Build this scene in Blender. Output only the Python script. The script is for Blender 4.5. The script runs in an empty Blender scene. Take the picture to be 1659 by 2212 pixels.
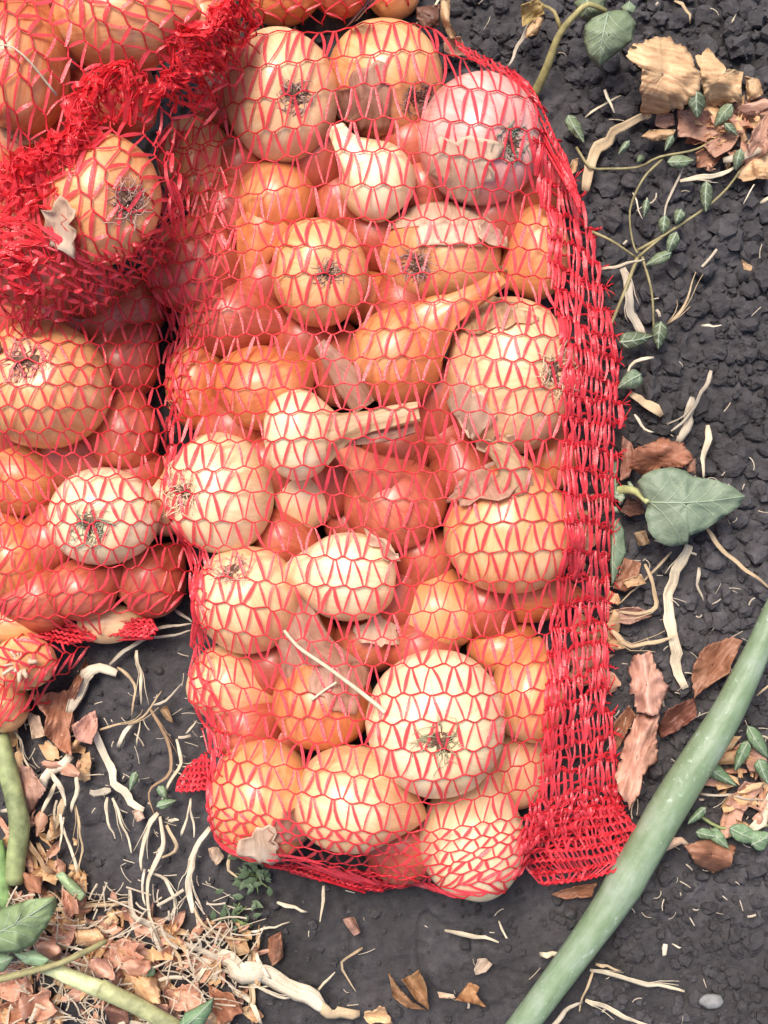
import bpy, math, random
import numpy as np
from mathutils import Vector, Matrix
from mathutils.bvhtree import BVHTree

# ------------------------------------------------------------------ camera, sky, sun, exposure
S = bpy.context.scene
HC, FPX, CX, CY = 0.80, 2808.0, 829.5, 1106.0
cam_d = bpy.data.cameras.new("camera")
cam_d.sensor_fit = 'VERTICAL'; cam_d.sensor_height = 24.0
cam_d.lens = 24.0 * FPX / 2212.0
cam_d.clip_start = 0.01; cam_d.clip_end = 200.0
cam = bpy.data.objects.new("camera", cam_d)
cam.location = (0, 0, HC); cam.rotation_euler = (0, 0, 0)
S.collection.objects.link(cam); S.camera = cam

SUN_EL, SUN_AZ = 62.0, 335.0       # degrees, azimuth clockwise from +Y
world = bpy.data.worlds.new("World"); S.world = world; world.use_nodes = True
wn = world.node_tree.nodes; wl = world.node_tree.links; wn.clear()
sky = wn.new("ShaderNodeTexSky"); sky.sky_type = 'NISHITA'; sky.sun_disc = False
sky.sun_elevation = math.radians(SUN_EL); sky.sun_rotation = math.radians(SUN_AZ)
sky.dust_density = 4.0; sky.air_density = 1.0; sky.ozone_density = 1.0
bg = wn.new("ShaderNodeBackground"); bg.inputs['Strength'].default_value = 0.088
wo = wn.new("ShaderNodeOutputWorld")
wl.new(sky.outputs[0], bg.inputs[0]); wl.new(bg.outputs[0], wo.inputs[0])
sun_d = bpy.data.lights.new("sun", 'SUN'); sun_d.energy = 1.9; sun_d.angle = math.radians(26)
sun_d.color = (1.0, 0.93, 0.84)
sun = bpy.data.objects.new("sun", sun_d); S.collection.objects.link(sun)
az = math.radians(SUN_AZ); el = math.radians(SUN_EL)
sd = Vector((math.sin(az) * math.cos(el), math.cos(az) * math.cos(el), math.sin(el)))
sun.rotation_euler = sd.to_track_quat('Z', 'Y').to_euler()
S.view_settings.view_transform = 'Standard'; S.view_settings.look = 'None'
S.view_settings.gamma = 1.0; S.view_settings.use_curve_mapping = False
S.view_settings.exposure = 1.27

C = S.collection
rng = np.random.default_rng(7)
R_ = random.Random(11)

# ------------------------------------------------------------------ helpers
def W(px, py, z=0.0):
    s = (HC - z) / FPX
    return ((px - CX) * s, (CY - py) * s, z)
CROP = {'A': (0, 0), 'T': (829.5, 0), 'L': (0, 610), 'R': (829.5, 610), 'E': (0, 1287.6), 'B': (829.5, 1287.6)}
def cv(c, pts):
    ox, oy = CROP[c]
    return [(ox + .5 * p[0], oy + .5 * p[1]) for p in pts]

def vh(ix, iy, seed):
    n = (ix.astype(np.int64) * 374761393 + iy.astype(np.int64) * 668265263 + seed * 974634541) & 0xFFFFFFFF
    n = ((n ^ (n >> 13)) * 1274126177) & 0xFFFFFFFF
    n = n ^ (n >> 16)
    return (n & 0xFFFFFF) / float(0x1000000)
def vnoise(x, y, seed=0):
    x = np.asarray(x, float); y = np.asarray(y, float)
    ix = np.floor(x); iy = np.floor(y); fx = x - ix; fy = y - iy
    fx = fx * fx * (3 - 2 * fx); fy = fy * fy * (3 - 2 * fy)
    a = vh(ix, iy, seed); b = vh(ix + 1, iy, seed); c = vh(ix, iy + 1, seed); d = vh(ix + 1, iy + 1, seed)
    return (a * (1 - fx) + b * fx) * (1 - fy) + (c * (1 - fx) + d * fx) * fy
def fbm(x, y, seed, o=3):
    s = 0; a = .5
    for k in range(o):
        s = s + a * vnoise(np.asarray(x) * 2 ** k, np.asarray(y) * 2 ** k, seed + k); a *= .5
    return s
def domes(x, y, cell, seed, dens):
    x = np.asarray(x, float) / cell; y = np.asarray(y, float) / cell
    ix = np.floor(x); iy = np.floor(y); h = np.zeros_like(x)
    WB = 1 + 1.1 * (vnoise(x * 2.3, y * 2.3, seed + 5) - .5) + .7 * (vnoise(x * 7, y * 7, seed + 6) - .5)
    for a in (-1, 0, 1):
        for b in (-1, 0, 1):
            jx = ix + a; jy = iy + b
            px = jx + vh(jx, jy, seed); py = jy + vh(jx, jy, seed + 1)
            r = (0.25 + .55 * vh(jx, jy, seed + 2) ** 1.6) * (vh(jx, jy, seed + 3) < dens)
            d2 = (x - px) ** 2 + (y - py) ** 2
            wob = WB
            rr = r * wob
            tx = vh(jx, jy, seed + 7) - .5; ty = vh(jx, jy, seed + 8) - .5
            pl_ = .75 + 1.1 * (tx * (x - px) + ty * (y - py)) / np.maximum(r, 1e-3)
            t = np.clip(1 - d2 / np.maximum(rr * rr, 1e-6), 0, None) ** .42 * r * (r > 0) * np.clip(pl_, .25, 1.3)
            h = np.maximum(h, t)
    return h * cell
def crumbly(x, y):
    # crumbly dug soil to the right, trodden finer soil at the lower left
    t = np.clip((np.asarray(x) * 3.2 + np.asarray(y) * 1.2 + .30), 0, 1)
    return np.clip(t * .9 + .25 * (fbm(np.asarray(x) * 14, np.asarray(y) * 14, 91) - .4), .10, 1)
def gz(x, y):
    x = np.asarray(x, float); y = np.asarray(y, float)
    c = crumbly(x, y)
    h = .012 * (fbm(x * 9, y * 9, 3) - .5) + .005 * (fbm(x * 40, y * 40, 17) - .5)
    h = h + c * (.55 * domes(x, y, .017, 23, .30) + .65 * domes(x + 3, y, .0085, 37, .6) + .7 * domes(x, y + 5, .0042, 51, .85))
    h = h + (1 - c) * (.30 * domes(x, y, .011, 61, .35) + .3 * domes(x, y, .0045, 71, .6))
    h = h + .0026 * (fbm(x * 190, y * 190, 211, 3) - .44) + .0016 * (fbm(x * 480, y * 480, 231, 2) - .37)
    crack = np.abs(fbm(x * 22, y * 22, 131, 2) - .375)
    h = h - (1 - c) * .0035 * np.clip(1 - crack / .02, 0, 1)
    return h
_lx = np.arange(-.40, .402, .004); _ly = np.arange(-.46, .462, .004); _LX, _LY = np.meshgrid(_lx, _ly)
_LC = crumbly(_LX, _LY); _LG = .012 * (fbm(_LX * 9, _LY * 9, 3) - .5) + .004
def look(T, x, y):
    fx = min(max((x + .40) / .004, 0), T.shape[1] - 1.001); fy = min(max((y + .46) / .004, 0), T.shape[0] - 1.001)
    i = int(fx); j = int(fy); a = fx - i; b = fy - j
    return float((T[j, i] * (1 - a) + T[j, i + 1] * a) * (1 - b) + (T[j + 1, i] * (1 - a) + T[j + 1, i + 1] * a) * b)
def glow(x, y): return look(_LG, x, y)      # smooth ground level, for laying things on it
def crum(x, y): return look(_LC, x, y)
class MB:
    def __init__(self): self.v = []; self.f = []; self.uv = []; self.n = 0
    def add(self, verts, faces, uvs=None):
        verts = np.asarray(verts, float)
        self.v.append(verts)
        self.uv.append(np.asarray(uvs, float) if uvs is not None else np.zeros((len(verts), 2)))
        self.f.extend([tuple(i + self.n for i in fc) for fc in faces])
        self.n += len(verts)
    def grid(self, V, UV=None, closed=False):
        n, m = V.shape[:2]
        fs = []
        for i in range(n - 1):
            for j in range(m - (0 if closed else 1)):
                j2 = (j + 1) % m
                fs.append((i * m + j, i * m + j2, (i + 1) * m + j2, (i + 1) * m + j))
        self.add(V.reshape(-1, 3), fs, None if UV is None else UV.reshape(-1, 2))
    def tube(self, P, rad, sides=5, cap=True):
        P = np.asarray(P, float); n = len(P)
        rad = np.broadcast_to(np.asarray(rad, float), (n,))
        T = np.gradient(P, axis=0); T /= np.linalg.norm(T, axis=1)[:, None] + 1e-12
        ref = np.array([0, 0, 1.0]) if abs(T[:, 2]).mean() < .8 else np.array([1.0, 0, 0])
        A = np.cross(T, ref); A /= np.linalg.norm(A, axis=1)[:, None] + 1e-12
        Bn = np.cross(A, T)
        ang = np.arange(sides) / sides * 2 * math.pi
        V = P[:, None, :] + rad[:, None, None] * (np.cos(ang)[None, :, None] * A[:, None, :] + np.sin(ang)[None, :, None] * Bn[:, None, :])
        L = np.concatenate([[0], np.cumsum(np.linalg.norm(np.diff(P, axis=0), axis=1))])
        UV = np.stack([np.repeat(L[:, None], sides, 1), np.repeat((ang / 6.283)[None] * .02, n, 0)], -1)
        b = self.n
        self.grid(V, UV, True)
        if cap:
            self.f.append(tuple(b + j for j in range(sides))[::-1])
            self.f.append(tuple(b + (n - 1) * sides + j for j in range(sides)))
    def build(self, name, mat, parent=None, loc=None, kind=None, color=None, solid=0, under=None):
        me = bpy.data.meshes.new(name)
        V = np.concatenate(self.v)
        o = bpy.data.objects.new(name, me)
        if parent is not None:
            V = V - np.array(parent.location)
            o.parent = under or parent
        else:
            loc = V.mean(0) if loc is None else np.array(loc)
            V = V - loc; o.location = loc
        me.from_pydata(V.tolist(), [], self.f)
        uvl = me.uv_layers.new(name="uv")
        UV = np.concatenate(self.uv)
        li = np.empty(len(me.loops), np.int32); me.loops.foreach_get("vertex_index", li)
        uvl.data.foreach_set("uv", UV[li].astype(np.float32).ravel())
        me.polygons.foreach_set("use_smooth", np.ones(len(me.polygons), bool))
        me.materials.append(mat); me.update()
        if solid:
            md = o.modifiers.new("thickness", 'SOLIDIFY'); md.thickness = solid; md.offset = 0
        if color: o.color = (*color, 1)
        if kind: o['kind'] = kind
        C.objects.link(o)
        return o
def tag(o, label, cat, group=None):
    o['label'] = label; o['category'] = cat
    if group: o['group'] = group
    return o
def empty(name, loc, label, cat, group=None):
    o = bpy.data.objects.new(name, None); o.location = loc; o.empty_display_size = .01
    C.objects.link(o); return tag(o, label, cat, group)
def smooth_path(P, step):
    P = np.asarray(P, float)
    if len(P) < 3:
        n = max(4, int(np.linalg.norm(P[-1] - P[0]) / step)); t = np.linspace(0, 1, n)[:, None]
        return P[0] * (1 - t) + P[-1] * t
    Q = np.concatenate([[2 * P[0] - P[1]], P, [2 * P[-1] - P[-2]]]); out = []
    for i in range(1, len(Q) - 2):
        p0, p1, p2, p3 = Q[i - 1:i + 3]
        n = max(2, int(np.linalg.norm(p2 - p1) / step)); t = (np.arange(n) / n)[:, None]
        out.append(.5 * (2 * p1 + (p2 - p0) * t + (2 * p0 - 5 * p1 + 4 * p2 - p3) * t ** 2 + (3 * p1 - p0 - 3 * p2 + p3) * t ** 3))
    out.append(P[-1:]); return np.concatenate(out)

# ------------------------------------------------------------------ materials
def newmat(name):
    m = bpy.data.materials.new(name); m.use_nodes = True
    nt = m.node_tree; nt.nodes.clear()
    return m, nt, nt.nodes, nt.links
def N(ns, t, **kw):
    n = ns.new(t)
    for k, v in kw.items():
        if k in n.inputs.keys() if isinstance(k, str) else False: n.inputs[k].default_value = v
        else: setattr(n, k, v)
    return n
def ramp(ns, stops):
    r = ns.new("ShaderNodeValToRGB"); e = r.color_ramp.elements
    while len(e) < len(stops): e.new(.5)
    for i, (p, c) in enumerate(stops): e[i].position = p; e[i].color = (*c, 1)
    return r
def principled(ns, ls, rough=.5, spec=.5):
    p = ns.new("ShaderNodeBsdfPrincipled"); p.inputs['Roughness'].default_value = rough
    p.inputs['Specular IOR Level'].default_value = spec
    o = ns.new("ShaderNodeOutputMaterial"); ls.new(p.outputs[0], o.inputs[0]); return p, o
def mixc(ns, ls, fac, a, b, mode='MIX'):
    m = ns.new("ShaderNodeMix"); m.data_type = 'RGBA'; m.blend_type = mode
    for sock, val in ((m.inputs[0], fac), (m.inputs[6], a), (m.inputs[7], b)):
        if hasattr(val, 'is_linked'): ls.new(val, sock)
        elif isinstance(val, (int, float)): sock.default_value = val
        else: sock.default_value = (*val, 1)
    return m.outputs[2]
def mth(ns, ls, op, a, b=None):
    m = ns.new("ShaderNodeMath"); m.operation = op
    for i, v in enumerate((a, b)):
        if v is None: continue
        if hasattr(v, 'is_linked'): ls.new(v, m.inputs[i])
        else: m.inputs[i].default_value = v
    return m.outputs[0]
def noise(ns, ls, vec, scale, detail=3, rough=.55, w=None, dist=0):
    n = ns.new("ShaderNodeTexNoise"); n.inputs['Scale'].default_value = scale
    n.inputs['Detail'].default_value = detail; n.inputs['Roughness'].default_value = rough
    n.inputs['Distortion'].default_value = dist
    if w is not None:
        n.noise_dimensions = '4D'; ls.new(w, n.inputs['W'])
    ls.new(vec, n.inputs['Vector']); return n.outputs['Fac']
def bump(ns, ls, h, strength, dist, prev=None):
    b = ns.new("ShaderNodeBump"); b.inputs['Strength'].default_value = strength; b.inputs['Distance'].default_value = dist
    ls.new(h, b.inputs['Height'])
    if prev is not None: ls.new(prev, b.inputs['Normal'])
    return b.outputs[0]

def onion_mat(name, pale, mid, deep, rough=.33):
    m, nt, ns, ls = newmat(name)
    p, o = principled(ns, ls, rough, .5)
    tc = ns.new("ShaderNodeTexCoord"); oi = ns.new("ShaderNodeObjectInfo")
    rnd = mth(ns, ls, 'MULTIPLY', oi.outputs['Random'], 37.0)
    uv = ns.new("ShaderNodeSeparateXYZ"); ls.new(tc.outputs['UV'], uv.inputs[0])
    a = mth(ns, ls, 'MULTIPLY', uv.outputs[0], 2 * math.pi)
    # meridian streaks: noise round the girth, stretched from root to neck
    cb = ns.new("ShaderNodeCombineXYZ")
    ls.new(mth(ns, ls, 'COSINE', a), cb.inputs[0]); ls.new(mth(ns, ls, 'SINE', a), cb.inputs[1])
    ls.new(mth(ns, ls, 'MULTIPLY', uv.outputs[1], .55), cb.inputs[2])
    st = noise(ns, ls, cb.outputs[0], 11, 4, .6, rnd)
    st2 = noise(ns, ls, cb.outputs[0], 30, 3, .6, rnd)
    patch = noise(ns, ls, tc.outputs['Object'], 26, 3, .5, rnd, .6)
    spot = noise(ns, ls, tc.outputs['Object'], 120, 3, .6, rnd)
    r1 = ramp(ns, [(.34, pale), (.53, mid), (.78, deep)])
    f = mth(ns, ls, 'ADD', mth(ns, ls, 'MULTIPLY', st, .40), mth(ns, ls, 'MULTIPLY', patch, .62))
    # deeper skin towards the neck, as on dry onions
    nk = mth(ns, ls, 'MULTIPLY', mth(ns, ls, 'POWER', uv.outputs[1], 5.0), .20)
    f = mth(ns, ls, 'ADD', f, nk)
    ls.new(f, r1.inputs[0])
    sp = ramp(ns, [(.66, (0, 0, 0)), (.78, (1, 1, 1))]); ls.new(spot, sp.inputs[0])
    col = mixc(ns, ls, mth(ns, ls, 'MULTIPLY', sp.outputs[0], .35), r1.outputs[0], tuple(c * .55 for c in deep))
    r2 = ramp(ns, [(.38, (.88, .84, .79)), (.60, (1.03, 1.03, 1.03))]); ls.new(st2, r2.inputs[0])
    col = mixc(ns, ls, .75, col, r2.outputs[0], 'MULTIPLY')
    ls.new(col, p.inputs['Base Color'])
    p.inputs['Coat Weight'].default_value = .32; p.inputs['Coat Roughness'].default_value = .24
    rr = ramp(ns, [(.3, (rough - .05,) * 3), (.7, (rough + .18,) * 3)]); ls.new(patch, rr.inputs[0]); ls.new(rr.outputs[0], p.inputs['Roughness'])
    b = bump(ns, ls, st2, .13, .0008); b = bump(ns, ls, patch, .22, .004, b)
    ls.new(b, p.inputs['Normal'])
    return m
OM = {
    'cream': onion_mat("onion_skin_cream", (.81, .63, .40), (.75, .46, .24), (.60, .23, .085)),
    'gold': onion_mat("onion_skin_gold", (.79, .51, .27), (.69, .32, .13), (.50, .145, .05)),
    'orange': onion_mat("onion_skin_orange", (.74, .36, .16), (.60, .19, .065), (.40, .080, .03)),
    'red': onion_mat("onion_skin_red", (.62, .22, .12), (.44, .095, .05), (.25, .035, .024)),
    'pink': onion_mat("onion_skin_pink", (.80, .53, .47), (.66, .32, .28), (.48, .16, .14)),
    'pale': onion_mat("onion_skin_pale", (.84, .73, .54), (.81, .61, .37), (.67, .35, .15)),
}
def skin_mat(name, a, b, c, rough=.5, trans=.38, sc=1.0, across=420):
    m, nt, ns, ls = newmat(name)
    p = ns.new("ShaderNodeBsdfPrincipled"); p.inputs['Roughness'].default_value = rough
    tc = ns.new("ShaderNodeTexCoord"); oi = ns.new("ShaderNodeObjectInfo")
    rnd = mth(ns, ls, 'MULTIPLY', oi.outputs['Random'], 31.0)
    mp = ns.new("ShaderNodeMapping"); mp.inputs['Scale'].default_value = (40 * sc, across, 1)
    wv_ = ns.new("ShaderNodeTexNoise"); wv_.inputs['Scale'].default_value = 60; ls.new(tc.outputs['Object'], wv_.inputs['Vector'])
    wa_ = ns.new("ShaderNodeVectorMath"); wa_.operation = 'MULTIPLY_ADD'; wa_.inputs[1].default_value = (.006, .006, 0); ls.new(wv_.outputs['Color'], wa_.inputs[0]); ls.new(tc.outputs['UV'], wa_.inputs[2]); ls.new(wa_.outputs[0], mp.inputs[0])
    st = noise(ns, ls, mp.outputs[0], 1.0, 4, .6, rnd, .4)
    pa = noise(ns, ls, tc.outputs['Object'], 55, 4, .6, rnd)
    r = ramp(ns, [(.34, a), (.51, b), (.67, c)])
    fine = noise(ns, ls, tc.outputs['Object'], 420, 3, .65, rnd)
    ls.new(mth(ns, ls, 'ADD', mth(ns, ls, 'ADD', mth(ns, ls, 'MULTIPLY', st, .52), mth(ns, ls, 'MULTIPLY', pa, .34)), mth(ns, ls, 'MULTIPLY', fine, .15)), r.inputs[0])
    col = mixc(ns, ls, 1.0, r.outputs[0], oi.outputs['Color'], 'MULTIPLY')
    ls.new(col, p.inputs['Base Color'])
    b_ = bump(ns, ls, st, .32, .0010); b_ = bump(ns, ls, pa, .45, .002, b_)
    ls.new(b_, p.inputs['Normal'])
    t = ns.new("ShaderNodeBsdfTranslucent"); ls.new(col, t.inputs[0])
    mx = ns.new("ShaderNodeMixShader"); mx.inputs[0].default_value = trans
    ls.new(p.outputs[0], mx.inputs[1]); ls.new(t.outputs[0], mx.inputs[2])
    o = ns.new("ShaderNodeOutputMaterial"); ls.new(mx.outputs[0], o.inputs[0])
    return m
SKIN = {
    'cream': skin_mat("papery_skin_cream", (.74, .58, .36), (.62, .40, .22), (.30, .13, .06)),
    'brown': skin_mat("papery_skin_brown", (.52, .30, .20), (.38, .17, .095), (.17, .060, .035)),
    'pinkbrown': skin_mat("papery_skin_pink_brown", (.66, .44, .35), (.52, .29, .21), (.26, .12, .08)),
    'orange': skin_mat("papery_skin_orange", (.64, .42, .31), (.52, .28, .19), (.28, .12, .07)),
    'white': skin_mat("papery_skin_white", (.86, .74, .58), (.76, .56, .40), (.54, .31, .18)),
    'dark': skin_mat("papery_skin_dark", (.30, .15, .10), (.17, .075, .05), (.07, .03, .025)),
}
STRAW = skin_mat("dry_straw", (.80, .72, .57), (.66, .56, .41), (.30, .22, .14), .7, .12, 1.0, 1300)
STALKM = None
def leaf_mat(name, a, b, rough=.55):
    m, nt, ns, ls = newmat(name)
    p = ns.new("ShaderNodeBsdfPrincipled"); p.inputs['Roughness'].default_value = rough
    tc = ns.new("ShaderNodeTexCoord"); oi = ns.new("ShaderNodeObjectInfo")
    rnd = mth(ns, ls, 'MULTIPLY', oi.outputs['Random'], 19.0)
    n1 = noise(ns, ls, tc.outputs['Object'], 70, 4, .6, rnd); n2 = noise(ns, ls, tc.outputs['Object'], 600, 2, .5, rnd)
    v = ns.new("ShaderNodeTexVoronoi"); v.feature = 'DISTANCE_TO_EDGE'; v.inputs['Scale'].default_value = 330
    ls.new(tc.outputs['Object'], v.inputs['Vector'])
    r = ramp(ns, [(.3, a), (.7, b)]); ls.new(mth(ns, ls, 'ADD', mth(ns, ls, 'MULTIPLY', n1, .7), mth(ns, ls, 'MULTIPLY', n2, .3)), r.inputs[0])
    col = mixc(ns, ls, 1.0, r.outputs[0], oi.outputs['Color'], 'MULTIPLY')
    ls.new(col, p.inputs['Base Color'])
    b_ = bump(ns, ls, n2, .25, .0006); b_ = bump(ns, ls, v.outputs[0], .35, .0008, b_); ls.new(b_, p.inputs['Normal'])
    t = ns.new("ShaderNodeBsdfTranslucent"); ls.new(col, t.inputs[0])
    mx = ns.new("ShaderNodeMixShader"); mx.inputs[0].default_value = .18
    ls.new(p.outputs[0], mx.inputs[1]); ls.new(t.outputs[0], mx.inputs[2])
    o = ns.new("ShaderNodeOutputMaterial"); ls.new(mx.outputs[0], o.inputs[0])
    return m
LEAF = leaf_mat("weed_leaf", (.150, .200, .130), (.235, .290, .195))
VEIN = leaf_mat("leaf_vein", (.26, .33, .22), (.34, .40, .28))
def simple(name, col, rough=.6, var=.3, sc=200, spec=.4):
    m, nt, ns, ls = newmat(name); p, o = principled(ns, ls, rough, spec)
    tc = ns.new("ShaderNodeTexCoord"); oi = ns.new("ShaderNodeObjectInfo")
    n1 = noise(ns, ls, tc.outputs['Object'], sc, 4, .6)
    r = ramp(ns, [(.3, tuple(c * (1 - var) for c in col)), (.7, tuple(min(1, c * (1 + var)) for c in col))]); ls.new(n1, r.inputs[0])
    ls.new(mixc(ns, ls, 1.0, r.outputs[0], oi.outputs['Color'], 'MULTIPLY'), p.inputs['Base Color'])
    ls.new(bump(ns, ls, n1, .4, .001), p.inputs['Normal']); return m
HAIR = simple("root_hair", (.46, .35, .25), .8, .4)
PLATE = simple("root_plate", (.13, .07, .045), .9, .5, 400)
STEM = simple("weed_stem", (.24, .24, .13), .6, .35, 160)
STRAP = simple("dark_blue_strap", (.035, .035, .085), .35, .3, 90)
STONE = simple("pale_stone", (.34, .33, .34), .8, .35, 150)

def net_mat(name, col, trans, transp, rough):
    m, nt, ns, ls = newmat(name)
    p = ns.new("ShaderNodeBsdfPrincipled"); p.inputs['Roughness'].default_value = rough
    tc = ns.new("ShaderNodeTexCoord")
    n1 = noise(ns, ls, tc.outputs['Object'], 170, 3, .6); n2 = noise(ns, ls, tc.outputs['Object'], 900, 2, .6)
    r = ramp(ns, [(.3, tuple(c * .75 for c in col)), (.7, tuple(min(1, c * 1.2) for c in col))]); ls.new(n1, r.inputs[0])
    ls.new(r.outputs[0], p.inputs['Base Color']); ls.new(bump(ns, ls, n2, .5, .0006), p.inputs['Normal'])
    t = ns.new("ShaderNodeBsdfTranslucent"); ls.new(r.outputs[0], t.inputs[0])
    mx = ns.new("ShaderNodeMixShader"); mx.inputs[0].default_value = trans
    ls.new(p.outputs[0], mx.inputs[1]); ls.new(t.outputs[0], mx.inputs[2])
    tr = ns.new("ShaderNodeBsdfTransparent"); tr.inputs[0].default_value = (1, .42, .40, 1)
    m2 = ns.new("ShaderNodeMixShader"); m2.inputs[0].default_value = transp
    ls.new(mx.outputs[0], m2.inputs[1]); ls.new(tr.outputs[0], m2.inputs[2])
    o = ns.new("ShaderNodeOutputMaterial"); ls.new(m2.outputs[0], o.inputs[0]); return m
NROW = net_mat("net_thread_red", (.66, .022, .036), .12, 0.0, .38)
NTAPE = net_mat("net_tape_red", (.80, .070, .095), .30, .22, .20)
NFOLD = net_mat("net_fold_red", (.84, .055, .07), .35, .34, .16)
NSEAM = net_mat("net_seam_red", (.76, .028, .045), .25, 0.12, .32)

def soil_mat():
    m, nt, ns, ls = newmat("dark_soil"); p, o = principled(ns, ls, .88, .25)
    tc = ns.new("ShaderNodeTexCoord")
    n1 = noise(ns, ls, tc.outputs['Object'], 16, 4, .6); n2 = noise(ns, ls, tc.outputs['Object'], 160, 5, .65); n3 = noise(ns, ls, tc.outputs['Object'], 900, 3, .6)
    r = ramp(ns, [(.3, (.027, .0245, .0245)), (.55, (.053, .049, .050)), (.75, (.096, .090, .091))])
    ls.new(mth(ns, ls, 'ADD', mth(ns, ls, 'MULTIPLY', n1, .45), mth(ns, ls, 'MULTIPLY', n2, .55)), r.inputs[0])
    big = noise(ns, ls, tc.outputs['Object'], 5.5, 4, .6); rb = ramp(ns, [(.35, (.72, .71, .71)), (.62, (1.45, 1.45, 1.52))]); ls.new(big, rb.inputs[0])
    g = ramp(ns, [(.71, (0, 0, 0)), (.76, (1, 1, 1))]); ls.new(n3, g.inputs[0])
    ls.new(mixc(ns, ls, mth(ns, ls, 'MULTIPLY', g.outputs[0], .6), mixc(ns, ls, 1.0, r.outputs[0], rb.outputs[0], 'MULTIPLY'), (.17, .16, .165)), p.inputs['Base Color'])
    b = bump(ns, ls, n2, .6, .003); b = bump(ns, ls, n3, .6, .0012, b); ls.new(b, p.inputs['Normal'])
    return m
SOIL = soil_mat()

# ------------------------------------------------------------------ ground
def axis(lo, hi, step, far):
    core = np.arange(lo, hi + step, step); ext = [core[-1]]; d = step
    while ext[-1] < far: d *= 1.35; ext.append(ext[-1] + d)
    extn = [core[0]]; d = step
    while extn[-1] > -far: d *= 1.35; extn.append(extn[-1] - d)
    return np.concatenate([extn[:0:-1], core, ext[1:]])
gx = axis(-.27, .27, .0017, 30); gy = axis(-.35, .35, .0017, 30)
XX, YY = np.meshgrid(gx, gy)
ZZ = gz(XX, YY)
far = np.clip((np.maximum(np.abs(XX) - .35, np.abs(YY) - .42)) / .5, 0, 1)
ZZ = ZZ * (1 - far)
g = bpy.data.meshes.new("ground")
n_, m_ = XX.shape
idx = np.arange(n_ * m_).reshape(n_, m_)
q = np.stack([idx[:-1, :-1], idx[:-1, 1:], idx[1:, 1:], idx[1:, :-1]], -1).reshape(-1, 4)
g.vertices.add(n_ * m_); g.vertices.foreach_set("co", np.stack([XX, YY, ZZ], -1).ravel())
g.loops.add(q.size); g.loops.foreach_set("vertex_index", q.ravel().astype(np.int32))
g.polygons.add(len(q)); g.polygons.foreach_set("loop_start", np.arange(0, q.size, 4, dtype=np.int32))
g.polygons.foreach_set("use_smooth", np.ones(len(q), bool)); g.update(calc_edges=True); g.materials.append(SOIL)
go = bpy.data.objects.new("ground", g); go['kind'] = 'structure'; C.objects.link(go)

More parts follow.
